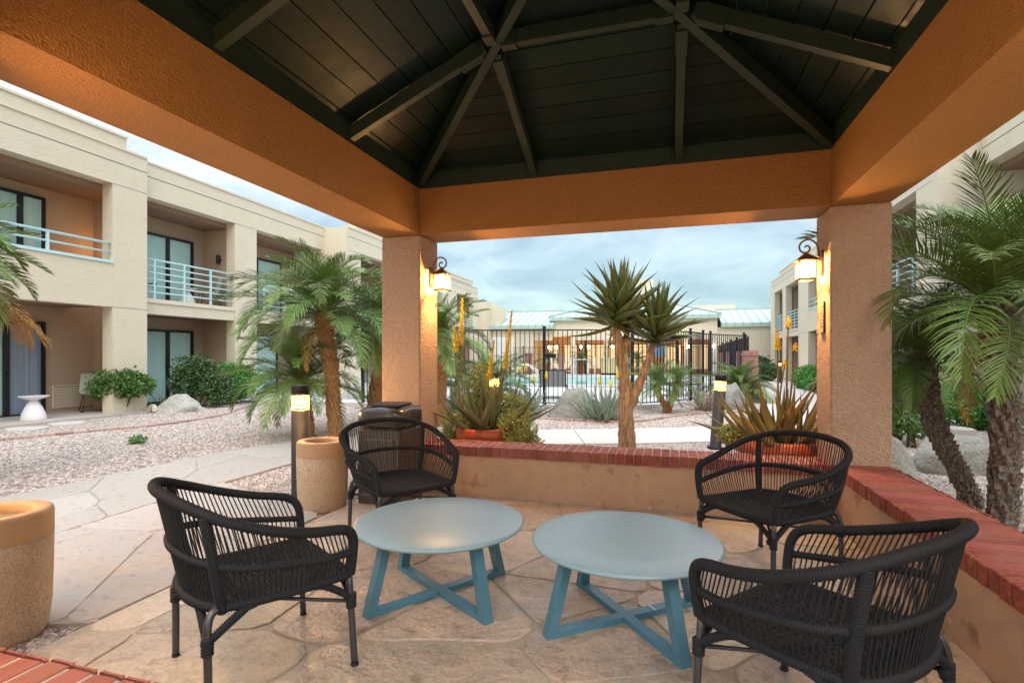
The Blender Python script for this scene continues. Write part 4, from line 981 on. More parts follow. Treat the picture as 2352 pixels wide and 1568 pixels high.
# ------------------------------------------------------------ concrete urns, bin
def urn(label, x, y, k=1.0):
    t = thing('concrete_urn', label, 'concrete urn', (x, y, 0)); t.scale = (k, k, k)
    mb = MB(); mb.lathe([(.186, -.03), (.192, .0), (.206, .12), (.211, .30), (.213, .44)], 40); mb.build('body', M['planter'], t)
    mb = MB(); mb.lathe([(.213, .442), (.2135, .545), (.208, .562), (.198, .568), (.150, .566), (.140, .558), (.137, .52)], 40, capb=False, capt=False); mb.build('rim', M['rim'], t)
    mb = MB(); mb.lathe([(.139, .50), (.137, .521), (.08, .529), (.001, .533)], 32, capt=False); mb.build('sand', M['sand'], t, kind='stuff')
    return t
urn('round exposed aggregate urn beside the left post lamp', -2.862, 3.93, 1.0)
urn('large round urn filled with sand at the left edge of the picture', -3.03, 1.70, 1.0)
bn = thing('litter_bin', 'square brown plastic litter bin with domed lid against the left column', 'litter bin', (-2.40, 4.285, 0))
hw = .215; b = MB(); b.rbox(-hw, hw, -hw, hw, .0, .66, .02); b.build('body', M['bin'], bn)
for rz in range(4):
    q = MB(); q.add([(-.14, -hw - .006, .09), (.14, -hw - .006, .09), (.14, -hw - .006, .56), (-.14, -hw - .006, .56), (-.155, -hw + .001, .075), (.155, -hw + .001, .075), (.155, -hw + .001, .575), (-.155, -hw + .001, .575)],
                  [(0, 1, 2, 3), (0, 4, 5, 1), (1, 5, 6, 2), (2, 6, 7, 3), (3, 7, 4, 0)]); q.xf(Matrix.Rotation(rz * PI / 2, 4, 'Z')); q.build('raised_panel', M['bin'], bn)
ld = MB(); v = []; n = 32; levels = [(.222, .675), (.228, .69), (.228, .80), (.222, .825), (.20, .842), (.15, .852)]
def sq(r_, k):
    o = []
    for i in range(n):
        a = 2 * PI * i / n; c_, s_ = math.cos(a), math.sin(a); m_ = (abs(c_) ** 7 + abs(s_) ** 7) ** (-1 / 7); o.append((r_ * m_ * c_, r_ * m_ * s_))
    return o
for r_, z in levels:
    for i, (x, y) in enumerate(sq(r_, 0)):
        ex = .0; v.append((x, y, z + (.018 * (1 - min(1, abs(abs(x) - abs(y)) / .22)) * -1 if z > .8 else 0)))
ld.add(v, [(i + k * n, (i + 1) % n + k * n, (i + 1) % n + (k + 1) * n, i + (k + 1) * n) for k in range(len(levels) - 1) for i in range(n)] + [tuple(range((len(levels) - 1) * n, len(levels) * n)), tuple(range(n - 1, -1, -1))], True)
ld.build('lid', M['binlid'], bn)
MB().rbox(-.14, .14, -.14, .14, .846, .868, .008).build('ash_tray', M['black'], bn)
# ------------------------------------------------------------ bollard lamps
def bollard(label, x, y, power=9, tilt=0, on=True):
    t = thing('bollard_lamp', label, 'post lamp', (x, y, 0), 0, 'lit bronze post lamps in the gravel', rot=(0, tilt, 0)); r_ = .079
    MB().lathe([(r_ + .03, -.03), (r_ + .03, .006), (r_, .008), (r_, .80)], 28).build('post', M['bronze'], t)
    MB().lathe([(r_, .935), (r_, 1.02), (r_ - .004, 1.024)], 28).build('cap', M['bronze'], t)
    g1 = MB(); g1.lathe([(r_ - .003, .802), (r_ - .003, .933)], 28, capb=False, capt=False); g1.build('lens', M['lampglass2'], t)
    for k in range(5): MB().lathe([(r_ - .002, .814 + k * .026), (r_ + .001, .818 + k * .026), (r_ - .002, .822 + k * .026)], 28, capb=False, capt=False).build('louvre_ring', M['brass'], t)
    MB().lathe([(.004, .84), (.011, .85), (.013, .87), (.009, .89), (.002, .90)], 12).build('bulb', M['bulb'], t)
    l = point('post_lamp_light', (x + math.sin(tilt) * .87, y, .868), power, (1, .55, .20), .05)
bollard('lit bronze post lamp between the small palm and the concrete urn', -3.205, 4.08, 42)
bollard('lit bronze post lamp leaning slightly, right of the tree aloe', .645, 8.0, 16, R(4.2))
bollard('lit post lamp glowing behind the potted aloe with tall yellow blooms', -2.6, 7.85, 16)
bollard('lit post lamp just outside the left edge, next to the sand urn', -3.26, 1.50, 42)
bollard('farthest lit post lamp beside the path under the right wing', 5.05, 27.5, 10)
bollard('unlit looking post lamp half hidden by the right column and palm', 4.95, 17.2, 0.01)
# ------------------------------------------------------------ patio and balcony furniture
def shell_chair(label, x, y, z, rz, m, k=1):
    t = thing('shell_chair', label, 'chair', (x, y, z), rz); t.scale = (k, k, k)
    P = [(.27, .40), (.05, .365), (-.15, .375), (-.22, .42), (-.27, .60), (-.33, .84)]; v = []; n = 7
    for y_, z_ in smoothpath([(0, a, b) for a, b in P], 4) and [(p.y, p.z) for p in smoothpath([(0, a, b) for a, b in P], 4)]:
        wd = .24 - .05 * max(0, (z_ - .42)) / .42
        for i in range(n):
            u = -1 + 2 * i / (n - 1); v.append((u * wd, y_ + (.03 * u * u if z_ > .45 else 0), z_ + (.03 * u * u if z_ <= .45 else 0)))
    rows = len(v) // n; mb = MB(); mb.add(v, [(r_ * n + i, r_ * n + i + 1, (r_ + 1) * n + i + 1, (r_ + 1) * n + i) for r_ in range(rows - 1) for i in range(n - 1)], True); s_ = mb.build('shell', m, t)
    so_ = s_.modifiers.new('thick', 'SOLIDIFY'); so_.thickness = .012
    for sx in (-1, 1):
        mb = MB(); mb.tube(smoothpath([(sx * .17, .18, .38), (sx * .22, .24, .03), (sx * .225, .2, .01), (sx * .225, -.2, .01), (sx * .22, -.24, .03), (sx * .17, -.12, .38)], 4), .009, 6); mb.build('leg_frame', M['black'], t)
    mb = MB(); mb.tube([(-.22, .0, .015), (.22, 0, .015)], .008, 6); mb.build('stretcher', M['black'], t)
    return t
shell_chair('pale green woven chair on the patio in front of the wall vent', -12.5, 8.85, .03, R(-118), M['palechair'])
shell_chair('dark shell chair on the upper left balcony beside the sliding door', -12.5, 10.05, 2.65, R(-40), M['chairdark'])
shell_chair('pale chair facing inwards at the right end of the upper balcony', -12.35, 11.85, 2.65, R(150), M['palechair'])
def mush(label, x, y, z):
    t = thing('side_table', label, 'side table', (x, y, z), 0, 'white pedestal side tables')
    MB().lathe([(.20, 0), (.205, .012), (.185, .12), (.13, .26), (.07, .36), (.055, .385)], 32).build('base', M['white'], t)
    MB().lathe([(.06, .386), (.17, .42), (.235, .455), (.245, .468), (.235, .466), (.05, .452), (.001, .45)], 32, capt=False).build('dish_top', M['white'], t)
mush('white pedestal side table on the ground floor patio', -11.95, 7.33, .03)
mush('white pedestal side table behind the balcony railing', -12.4, 11.2, 2.62)
mush('white pedestal table on the patio at the far right edge', 6.55, 11.7, .0)
"""boulders and stones"""
from mathutils import noise as mnoise
def boulder(name, label, x, y, sx, sy, sz, m, seed, rz=0, flat=0, cat='boulder'):
    import bmesh
    bm = bmesh.new(); bmesh.ops.create_icosphere(bm, subdivisions=4, radius=1)
    r0 = random.Random(seed); pl_ = [(Vector((r0.uniform(-1, 1), r0.uniform(-1, 1), r0.uniform(-.3, 1))).normalized(), r0.uniform(.66, .93)) for _ in range(16)]
    if flat: pl_.append((Vector((.05, .03, 1)).normalized(), flat))
    for v in bm.verts:
        p = v.co.copy()
        for nrm, d_ in pl_:
            k = p.dot(nrm) - d_
            if k > 0: p -= nrm * k * .98
        f = mnoise.fractal(p * 2.2 + Vector((seed, 0, 0)), .8, 2.1, 5) * .09; p *= 1 + f
        v.co = Vector((p.x * sx, p.y * sy, max(-.1, p.z) * sz))
    me = bpy.data.meshes.new(name); bm.to_mesh(me); bm.free(); me.materials.append(m); me.polygons.foreach_set('use_smooth', [False] * len(me.polygons))
    me.polygons.foreach_set('use_smooth', [True] * len(me.polygons))
    return obj(name, me, None, (x, y, -.04), (0, 0, rz), label=label, cat=cat)
boulder('boulder', 'white boulder beside the yucca in front of the left wing', -10.95, 9.75, .58, .42, .42, M['rockw'], 3, .5)
boulder('boulder', 'pale boulder behind the large palm trunks', -9.0, 14.1, .62, .45, .62, M['rockw'], 8, .3)
boulder('boulder', 'grey boulder between two agaves in front of the pool fence', -1.98, 11.15, .52, .42, .74, M['rockm'], 21, .2)
boulder('boulder', 'grey boulder behind the leaning post lamp', 1.45, 14.1, .55, .4, .82, M['rockm'], 14, .4, .8)
boulder('boulder', 'tall pale boulder against the right column, behind the wall', 2.25, 6.75, .38, .34, .62, M['rockw'], 31, .4)
boulder('boulder', 'flat topped grey boulder behind the leaning palm trunk', 3.25, 7.35, .62, .5, .62, M['rockm'], 27, .3, .66)
boulder('boulder', 'brown flat boulder between the flat grey one and the upright palm', 4.05, 8.15, .5, .4, .42, M['rockb'], 41, .1, .7)
boulder('boulder', 'pale grey boulder beyond the upright palm at the right edge', 3.55, 5.0, .38, .3, .25, M['rockm'], 44, 1)
boulder('boulder', 'pale rounded boulder right of the brick steps', 4.5, 8.7, .4, .35, .5, M['rockm'], 47, 1)
for i, (x, y, l_) in enumerate(((-10.9, 6.55, 'pale stepping stone in the gravel nearest the patio side table'), (-11.0, 7.3, 'smaller pale stepping stone in the gravel beside the patio'), (4.1, 9.6, 'pale flat slab behind the flat topped boulder on the right'))):
    mb = MB(); r0 = random.Random(i + 5); mb.prism([(.33 * math.cos(a) * r0.uniform(.8, 1.1), .3 * math.sin(a) * r0.uniform(.8, 1.1)) for a in [2 * PI * k / 9 for k in range(9)]], -.05, .012 if i < 2 else .2, .01)
    mb.build('stepping_stone', M['concrete'], loc=(x, y, 0), label=l_, cat='stepping stone')
bs = thing('brick_step', 'flat red bricks laid in the gravel behind the flat boulder', 'brick step', (4.15, 8.9, 0))
for i in range(6):
    for j in range(3): obj('brick', EDGE, bs, (-.5 + i * .21 + (j % 2) * .1, -.15 + j * .12, .02), (0, 0, rnd.uniform(-.04, .04)))
pe = thing('drain_pipe', 'cream elbow drain pipe poking out of the gravel by the left pier', 'pipe', (-11.35, 9.35, 0))
mb = MB(); mb.tube(smoothpath([(-.1, 0, .0), (-.08, 0, .09), (0, 0, .12), (.06, -.02, .10), (.09, -.03, .0)], 6), .055, 12); mb.build('elbow', M['cap'], pe)

# stray grit kicked out of the gravel beds onto the paving (uncountable)
r0 = random.Random(77); gt_ = MB()
for i in range(260):
    k = r0.random()
    if k < .45: x, y = r0.uniform(-2.75, -2.1), r0.uniform(1.2, 4.0)
    elif k < .75: t_ = r0.random(); x, y = -4.37 + 1.6 * t_ + r0.gauss(0, .08), 4.30 - .65 * t_ - abs(r0.gauss(0, .12))
    else: x, y = r0.uniform(-5.85, -4.2), r0.uniform(2.5, 7)
    s_ = r0.uniform(.004, .012); a = r0.uniform(0, 6); v = [(x + s_ * math.cos(a + q * 1.57) * (1 + .4 * (q % 2)), y + s_ * math.sin(a + q * 1.57), .006) for q in range(4)] + [(x, y, .006 + s_ * .9)]
    gt_.add(v, [(0, 1, 4), (1, 2, 4), (2, 3, 4), (3, 0, 4)])
gt_.build('stray_grit', M['pebble'], kind='stuff')
# ------------------------------------------------------------ palms
def frond_mesh(L_, curl, nl, ll, seed, m, lw=.011, droop=.5, name='frond'):
    """one feather frond along +X, rising then arching down; curl = total bend in radians"""
    r0 = random.Random(seed); mb = MB(); P = []; p = Vector((0, 0, 0)); n = 16
    for i in range(n + 1):
        P.append(p.copy()); t = i / n; a = .25 * curl - curl * t ** 1.25; p = p + Vector((math.cos(a), .03 * math.sin(t * 3 + seed), math.sin(a))) * (L_ / n)
    mb.tube(P, [.009 * (1 - i / (n + 2)) + .0015 for i in range(n + 1)], 4)
    for k in range(nl):
        t = .13 + .87 * k / (nl - 1); f = t * n; i = min(n - 1, int(f)); b = P[i].lerp(P[i + 1], f - i); fw = (P[i + 1] - P[i]).normalized()
        up = fw.cross(Vector((0, 1, 0))); up = -up if up.z < 0 else up
        l = ll * (.45 + .75 * math.sin(PI * min(1, t * .92 + .04)) ** .7) * r0.uniform(.85, 1.1) * (1 - .45 * t ** 3)
        for s_ in (-1, 1):
            spread = R(68 - 42 * t + r0.uniform(-7, 7)); lift = .25 + r0.uniform(-.15, .2)
            d0 = (fw * math.cos(spread) + Vector((0, s_, 0)) * math.sin(spread) + up * lift).normalized()
            q = b.copy(); w_ = Vector(fw).cross(d0).cross(d0).normalized() * lw * .5
            dd = d0.copy(); vs = [q - w_ * .6, q + w_ * .6]; fs = []
            for j in range(3):
                q = q + dd * (l / 3); dd = (dd + Vector((0, 0, -1)) * droop * (.35 + .3 * j) * r0.uniform(.7, 1.2)).normalized(); ww = w_ * (1, .75, 0)[j]
                if j < 2: vs += [q - ww, q + ww]
                else: vs.append(q)
            fs = [(0, 1, 3, 2), (2, 3, 5, 4), (4, 5, 6)]
            mb.add(vs, fs)
    return mb.mesh(name, m)
FR = {}
def fronds(L_, seed0, key, m, ll=None, nl=64, droop=.5, lw=.0105):
    if key not in FR:
        FR[key] = [frond_mesh(L_, c, nl, ll or L_ * .24, seed0 + i, m, lw, droop) for i, c in enumerate((.8, 1.15, 1.5, 1.8, 1.35, 2.1))]
    return FR[key]
def palm(label, x, y, pts, rt, cz, L_, nf, key, trunk_mat, seed, dry=0, low=-.35, group='feather palms', nl=64, ll=None, droop=.5, lw=.0105, boots=True):
    """pts: trunk axis relative to the base, last one is the crown base"""
    t = thing('pygmy_date_palm', label, 'palm', (x, y, 0), 0, group); r0 = random.Random(seed)
    P = smoothpath(pts, 6); mb = MB(); n = len(P)
    rad = [rt[0] + (rt[1] - rt[0]) * i / (n - 1) for i in range(n)]; mb.tube(P, rad, 12)
    if boots:       # leaf-base stubs up the trunk
        T_ = resample(P, 400); L_t = sum((b - a).length for a, b in zip(P, P[1:])); rows = int(L_t / .042)
        for i in range(rows):
            f = i / rows; c = T_[int(f * 399)]; r_ = rt[0] + (rt[1] - rt[0]) * f; per = 9
            for k in range(per):
                a = 2 * PI * (k + .5 * (i % 2)) / per + i * .21 + r0.uniform(-.12, .12); d_ = Vector((math.cos(a), math.sin(a), 0)); s_ = Vector((-math.sin(a), math.cos(a), 0))
                w_ = r_ * .36 * r0.uniform(.75, 1.2); h = .05 * r0.uniform(.75, 1.3); o_ = r0.uniform(.014, .045) * (1.5 if f > .8 else 1)
                b = c + d_ * (r_ * .93); tip = b + d_ * o_ + Vector((0, 0, h * 1.05)); mb.add([b - s_ * w_, b + s_ * w_, b + Vector((0, 0, h * .9)) - s_ * w_ * .7 + d_ * o_ * .35, b + Vector((0, 0, h * .9)) + s_ * w_ * .7 + d_ * o_ * .35, tip + s_ * .004, tip - s_ * .004, b + d_ * o_ * .8 - Vector((0, 0, .004))],
                                                                              [(0, 6, 5, 2), (6, 1, 3, 4), (0, 1, 6), (6, 4, 5), (2, 5, 4, 3)])
    mb.build('trunk', trunk_mat, t)
    FM = fronds(L_, 10, key, M['leafpalm'], ll, nl, droop, lw); top = Vector(pts[-1])
    for i in range(nf):
        f = i / nf; az = i * 2.399963 + r0.uniform(-.2, .2); el = R(82) - f ** .8 * (R(82) - low) + r0.uniform(-.12, .12)
        k = r0.uniform(.82, 1.1) * (.72 + .28 * min(1, f * 4)); me = FM[min(5, int(r0.uniform(0, 5.99)))]
        o = obj('frond', me, t, (top.x + .03 * math.cos(az), top.y + .03 * math.sin(az), top.z - .10 * f + .03), None, (k, k, k)); o.rotation_euler = Euler((r0.uniform(-.3, .3), -el, az), 'XYZ')
    if dry:
        DM = fronds(L_ * .8, 30, key + 'dry', M['leafdry'], ll, 30, .9, lw)
        for i in range(dry):
            az = r0.uniform(0, 2 * PI); o = obj('dry_or_lamplit_frond', DM[i % 6], t, (top.x, top.y, top.z - .14), None, (1.5 if dry > 5 else .8,) * 3); o.rotation_euler = Euler((r0.uniform(-.3, .3), (R(20) if dry > 5 else R(45)) + r0.uniform(-.2, .3), az), 'XYZ')
    cr_ = MB()
    for i in range(46):
        az = i * 2.4; f = i / 46; el = R(80 - 60 * f); d_ = Vector((math.cos(az) * math.cos(el), math.sin(az) * math.cos(el), math.sin(el))); c = top + Vector((0, 0, .04 - .16 * f)); cr_.tube([c, c + d_ * rt[1] * 1.3, c + d_ * rt[1] * 2.0], [.016, .012, .007], 4)
    cr_.build('leaf_bases', trunk_mat, t)
    return t
palm('large palm with its trunk coloured orange as if lit, rising behind the concrete urn', -5.02, 7.12, [(.05, 0, -.1), (.03, 0, .5), (-.02, 0, 1.1), (-.12, .0, 1.66), (-.16, 0, 1.95)], (.082, .112), 0, 1.5, 64, 'A', M['trunk'], 1, low=-.45, dry=1)
palm('small low palm with yellowish fronds drooping behind the left post lamp', -5.5, 7.15, [(.06, .0, -.1), (.02, 0, .3), (-.06, 0, .6), (-.12, 0, .92)], (.06, .075), 0, 1.12, 44, 'B', M['trunk'], 2, low=-.55)
palm('palm whose trunk stands against the left edge of the left back column', -4.97, 8.55, [(-.22, 0, -.1), (-.13, 0, .6), (.0, 0, 1.2), (.05, 0, 1.75)], (.10, .125), 0, 1.5, 46, 'A', M['trunk'], 3, low=-.4)
palm('palm hidden behind the left back column with fronds showing to its right', -4.1, 9.1, [(0, 0, -.1), (.0, 0, .9), (.02, 0, 1.6)], (.12, .14), 0, 1.15, 34, 'C', M['trunk'], 4, low=-.5)
palm('palm outside the left edge whose fronds reach in, tips coloured orange as if lamplit', -6.72, 3.15, [(0, 0, -.1), (.0, 0, 1.2), (.0, 0, 2.2)], (.12, .14), 0, 1.0, 74, 'H', M['trunk'], 5, low=-.7, dry=22)
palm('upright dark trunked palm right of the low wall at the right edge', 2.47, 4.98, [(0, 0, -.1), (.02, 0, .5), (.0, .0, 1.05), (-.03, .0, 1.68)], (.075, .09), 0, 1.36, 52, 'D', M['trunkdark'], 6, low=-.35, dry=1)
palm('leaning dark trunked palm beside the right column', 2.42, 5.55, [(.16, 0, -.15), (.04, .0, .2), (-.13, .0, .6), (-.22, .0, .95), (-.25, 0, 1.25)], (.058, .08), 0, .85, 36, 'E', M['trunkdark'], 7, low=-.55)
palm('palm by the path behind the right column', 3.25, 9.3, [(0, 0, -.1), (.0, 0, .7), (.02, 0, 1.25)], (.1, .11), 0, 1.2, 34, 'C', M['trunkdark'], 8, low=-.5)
palm('left trunk of the small twin palm in front of the pool fence', -.10, 12.55, [(.08, 0, -.1), (.02, 0, .15), (-.10, 0, .35), (-.15, .05, .62)], (.042, .05), 0, .78, 30, 'F', M['trunk'], 9, low=-.5, lw=.006, ll=.17, nl=50, droop=.35, group='twin palm by the pool fence')
palm('right trunk of the small twin palm in front of the pool fence', .0, 12.6, [(-.0, 0, -.1), (.05, 0, .15), (.16, 0, .4), (.22, .05, .66)], (.04, .048), 0, .78, 30, 'F', M['trunk'], 10, low=-.5, lw=.006, ll=.17, nl=50, droop=.35, group='twin palm by the pool fence')
palm('bushy low palm growing at the nearest brick pillar', 1.95, 16.4, [(0, 0, -.1), (.0, 0, .3)], (.08, .09), 0, 1.25, 40, 'C', M['trunk'], 11, low=-.3)
palm('low palm behind the potted aloe, left end of the pool fence', -3.9, 11.3, [(0, 0, -.1), (.0, 0, .5)], (.09, .1), 0, 1.15, 44, 'C', M['trunk'], 12, low=-.4)
palm('second low palm behind the left column by the pool fence', -5.2, 11.2, [(0, 0, -.1), (.0, 0, .8)], (.09, .1), 0, 1.15, 36, 'C', M['trunk'], 13, low=-.4)
for i, (x, y, l_) in enumerate(((-9.9, 33.2, 'small far palm left of the far brick pillars'), (-7.8, 35.6, 'far palm between the two far brick pillars'), (-5.6, 35.6, 'far palm behind the white bar table'), (-1.9, 35.5, 'far palm right of the yellow counter'))):
    palm(l_, x, y, [(0, 0, -.1), (.0, 0, .9)], (.1, .11), 0, 1.1, 22, 'G', M['trunk'], 20 + i, low=-.4, nl=16, lw=.035, boots=False)

# ------------------------------------------------------------ aloes and agaves
def leaf_mesh(L_, w_, bend, m, seed, thick=.35, tip=.05, name='leaf', chan=.35):
    """succulent leaf along +X with a channel, bending by 'bend' radians"""
    mb = MB(); n = 9; k = 6; p = Vector((0, 0, 0)); v = []; r0 = random.Random(seed); tw = r0.uniform(-.3, .3)
    for i in range(n + 1):
        t = i / n; a = -bend * .25 + bend * t; wd = w_ * (.85 + .3 * math.sin(PI * min(1, t * 1.3))) * max(.02, (1 - t ** 1.7)) * .5
        fw = Vector((math.cos(a), 0, math.sin(a))); up = Vector((-math.sin(a), 0, math.cos(a))); sd_ = Vector((0, math.cos(tw * t), 0)) + up * math.sin(tw * t)
        for j in range(k):
            u = -1 + 2 * j / (k - 1) if j < k else 0
            pass
        ring = [(-1, chan), (-.5, 0), (0, -.12), (.5, 0), (1, chan), (.45, -thick * 1.3), (-.45, -thick * 1.3)]
        for u, h in ring: v.append(p + sd_ * (u * wd) + up * (h * wd))
        p = p + fw * (L_ / n)
    q = 7; f = [(i * q + j, i * q + (j + 1) % q, (i + 1) * q + (j + 1) % q, (i + 1) * q + j) for i in range(n) for j in range(q)]; f.append(tuple(range(q))[::-1])
    mb.add(v, f, True); return mb.mesh(name, m)
def rosette(t, top, axis, meshes, n, el0, el1, r0, k0=.7, k1=1.1, base_r=.04, stem=0, name='leaf', azlim=None):
    q = Vector((0, 0, 1)).rotation_difference(Vector(axis).normalized())
    for i in range(n):
        f = i / max(1, n - 1); az = i * 2.399963 + r0.uniform(-.25, .25); el = R(el0 + (el1 - el0) * f + r0.uniform(-8, 8)); k = k0 + (k1 - k0) * min(1, f * 1.8) * r0.uniform(.85, 1.12)
        b = Vector((math.cos(az) * base_r * f, math.sin(az) * base_r * f, -stem * f)); e_ = Euler((r0.uniform(-.15, .15), -el, az), 'XYZ').to_quaternion()
        o = obj(name, meshes[r0.randrange(len(meshes))], t, tuple(Vector(top) + q @ b), None, (k, k, k)); o.rotation_mode = 'QUATERNION'; o.rotation_quaternion = q @ e_
AT = [leaf_mesh(.66, .115, b, M['aloetree'], i, .28) for i, b in enumerate((.15, .35, -.15, .5, -.35))]
t = thing('tree_aloe', 'forked tree aloe with bare tan trunk and spiky dark green crowns', 'tree', (-.506, 6.73, 0)); r0 = random.Random(4)
c, s = math.cos(YAW), math.sin(YAW)
def im(dx, dz, dd=0): return (dx * c - dd * s, dx * s + dd * c, dz)    # sideways / up, in metres, across the view
trk = MB()
def barktube(pts, r1, r2, n=14):
    P = smoothpath(pts, 8); m_ = len(P); v0 = len(trk.v)
    P = resample(P, 60); m_ = 60; trk.tube(P, [r1 + (r2 - r1) * i / (m_ - 1) for i in range(m_)], 22)
    for i in range(v0, len(trk.v)):
        p = Vector(trk.v[i]); k = mnoise.fractal(p * 14 + Vector((3, 1, 0)), .8, 2, 4) * .014; trk.v[i] = (p.x + k, p.y + k * .5, p.z)
barktube([im(.02, -.1), im(.015, .25), im(.0, .6), im(-.01, .95), im(-.05, 1.25), im(-.10, 1.5), im(-.14, 1.66)], .118, .048)
barktube([im(.0, .56), im(.07, .72, -.01), im(.16, .94, -.02), im(.265, 1.2, -.03), im(.335, 1.43, -.03)], .07, .036)
barktube([im(-.06, 1.28, .02), im(-.01, 1.40, .02), im(.0, 1.5, .03)], .055, .04)
trk.build('trunk', M['bark'], t)
st_ = MB()
for a, b in ((im(-.14, 1.64), im(-.09, 2.0)), (im(.335, 1.42, -.03), im(.40, 1.72, -.03)), (im(0, 1.48, .03), im(.05, 1.7, .03))): st_.tube([a, b], [.036, .028], 8)
st_.build('green_stem', M['aloetree'], t)
rosette(t, im(-.085, 2.02), im(.10, 1), AT, 32, 84, 16, r0, .72, 1.08, .03, .24)
rosette(t, im(-.125, 1.80), im(-.05, 1), AT, 18, 42, -5, r0, .8, 1.05, .04, .14)
rosette(t, im(.40, 1.74, -.03), im(.16, 1), AT, 30, 82, 12, r0, .75, .98, .03, .20)
rosette(t, im(.35, 1.54, -.03), im(.1, 1), AT, 12, 32, -2, r0, .75, .98, .04, .10)
rosette(t, im(.04, 1.70, .04), im(.25, 1, .2), AT, 13, 75, 12, r0, .55, .8, .03, .1)
DR = [leaf_mesh(.45, .035, b, M['aloered'], 60 + i, .3) for i, b in enumerate((-.3, -.5))]
rosette(t, im(-.13, 1.66), im(0, 1), DR, 7, -10, -30, r0, .8, 1.0, .04, .02, 'dry_leaf')

def clump(name, label, x, y, n, L_, w_, m, seed, el0=88, el1=25, kb=.1, z=0, heads=1, group=None, cat='agave', spread=.2, bends=(.15, .5, -.2, .8)):
    t = thing(name, label, cat, (x, y, z), 0, group); r0 = random.Random(seed); ms = [leaf_mesh(L_, w_, b, m, seed + i, .4) for i, b in enumerate(bends)]
    for h in range(heads):
        a = 2 * PI * h / max(1, heads); d_ = spread if heads > 1 else 0
        rosette(t, (d_ * math.cos(a), d_ * math.sin(a), 0), (d_ * 1.6 * math.cos(a), d_ * 1.6 * math.sin(a), 1), ms, n // heads, el0, el1, r0, .75, 1.08, kb, 0)
    return t, r0
clump('agave', 'large grey green spiky aloe clump left of the tree aloe trunk', -1.25, 10.75, 120, .78, .042, M['agave'], 70, heads=5, spread=.17, el1=32)
clump('agave', 'grey green spiky aloe clump between the potted aloe and the grey boulder', -3.05, 11.3, 90, .66, .04, M['agave'], 75, heads=4, spread=.17, el1=22)
clump('agave', 'dry pinkish grey spiky clump behind the leaning post lamp', .86, 13.4, 80, .62, .028, M['agavedry'], 80, heads=4, spread=.13, el1=20)
clump('agave', 'grey green spiky clump right behind the left back column', -4.0, 10.0, 70, .75, .05, M['agave'], 85, heads=4, spread=.18)
clump('agave', 'pale green spiky clump behind the palm trunks on the left', -8.4, 14.6, 90, 1.0, .06, M['agave'], 90, heads=4, spread=.25)
clump('yucca', 'small dark green yucca between the left pier and the white boulder', -11.6, 9.85, 34, .42, .035, M['bushdark'], 95, el1=10, cat='yucca')
for x, y, h, sd in ((-1.0, 10.9, .95, 1), (-1.35, 10.75, .85, 2), (-1.1, 10.6, .8, 3), (-3.2, 11.4, 1.05, 4), (-3.0, 11.2, 1.1, 5), (-2.85, 11.35, .85, 6), (-2.6, 11.45, .92, 7)):
    tt_ = thing('flower_stem', ('tallest', 'middle', 'shortest')[sd - 1] + ' faded orange bloom over the big clump by the tree aloe' if sd < 4 else 'faded orange bloom over the clump left of the grey boulder, ' + ('left one', 'tallest one', 'shortest one', 'right one')[sd - 4], 'flower', (x, y, 0), 0, 'faded orange blooms in front of the fence')
    mb = MB(); mb.tube([(0, 0, 0), (.03, 0, h * .6), (.02, 0, h)], .006, 5); mb.build('stem', M['stalk'], tt_)
    mb = MB(); mb.lathe([(.004, h - .16), (.03, h - .13), (.032, h - .07), (.018, h), (.004, h + .03)], 7, (.02, 0)); mb.build('bloom', M['bloom'], tt_)

def leafy(mb, c, rad, n, size, r0, squash=1.0, hollow=.55, flat=0):
    """small two-triangle leaves through the outer part of an ellipsoid"""
    for _ in range(n):
        while True:
            d_ = Vector((r0.uniform(-1, 1), r0.uniform(-1, 1), r0.uniform(-1, 1)))
            if hollow < d_.length < 1: break
        k = 1 + .34 * mnoise.noise(Vector(d_) * 2.3 + Vector(c)) + (r0.random() ** 14) * .3; p = Vector(c) + Vector((d_.x * rad[0], d_.y * rad[1], d_.z * rad[2])) * k
        a = Vector((r0.gauss(0, 1), r0.gauss(0, 1), r0.gauss(0, .7))) + d_ * .6; a = a.normalized(); b = a.cross(Vector((r0.gauss(0, 1), r0.gauss(0, 1), r0.gauss(0, 1)))).normalized(); s_ = size * r0.uniform(.6, 1.25)
        nn = a.cross(b) * s_ * .15
        mb.add([p, p + a * s_ * .5 + b * s_ * .32 + nn, p + a * s_, p + a * s_ * .5 - b * s_ * .32 + nn], [(0, 1, 2), (0, 2, 3)])
def bush(name, label, x, y, blobs, n, size, m, seed, stems=4, core=False, cat='bush', z=0, group=None):
    t = thing(name, label, cat, (x, y, z), 0, group); r0 = random.Random(seed); mb = MB()
    tot = sum(b[3] * b[4] * b[5] for b in blobs)
    for bx, by, bz, rx, ry, rz_ in blobs: leafy(mb, (bx, by, bz), (rx, ry, rz_), int(n * rx * ry * rz_ / tot), size, r0)
    mb.build('foliage', m, t, kind='stuff')
    sm = MB(); zb = min(b[2] for b in blobs)
    for i in range(stems):
        b = blobs[i % len(blobs)]; e_ = Vector((b[0] + r0.uniform(-.3, .3) * b[3], b[1] + r0.uniform(-.3, .3) * b[4], b[2] + .2 * b[5])); sm.tube([(r0.uniform(-.04, .04), r0.uniform(-.04, .04), -.05), e_ * .5 + Vector((r0.uniform(-.04, .04), 0, 0)), e_], [.022, .016, .008], 6)
    sm.build('stems', M['stem'], t); return t
bush('bush', 'small round topped green bush on a bent stem in front of the left pier', -11.7, 8.95, [(-.15, -.05, .72, .45, .4, .26), (.22, .1, .62, .35, .35, .24), (-.35, -.2, .55, .3, .3, .22), (.02, 0, .66, .4, .4, .28)], 6500, .075, M['bush'], 1, 3)
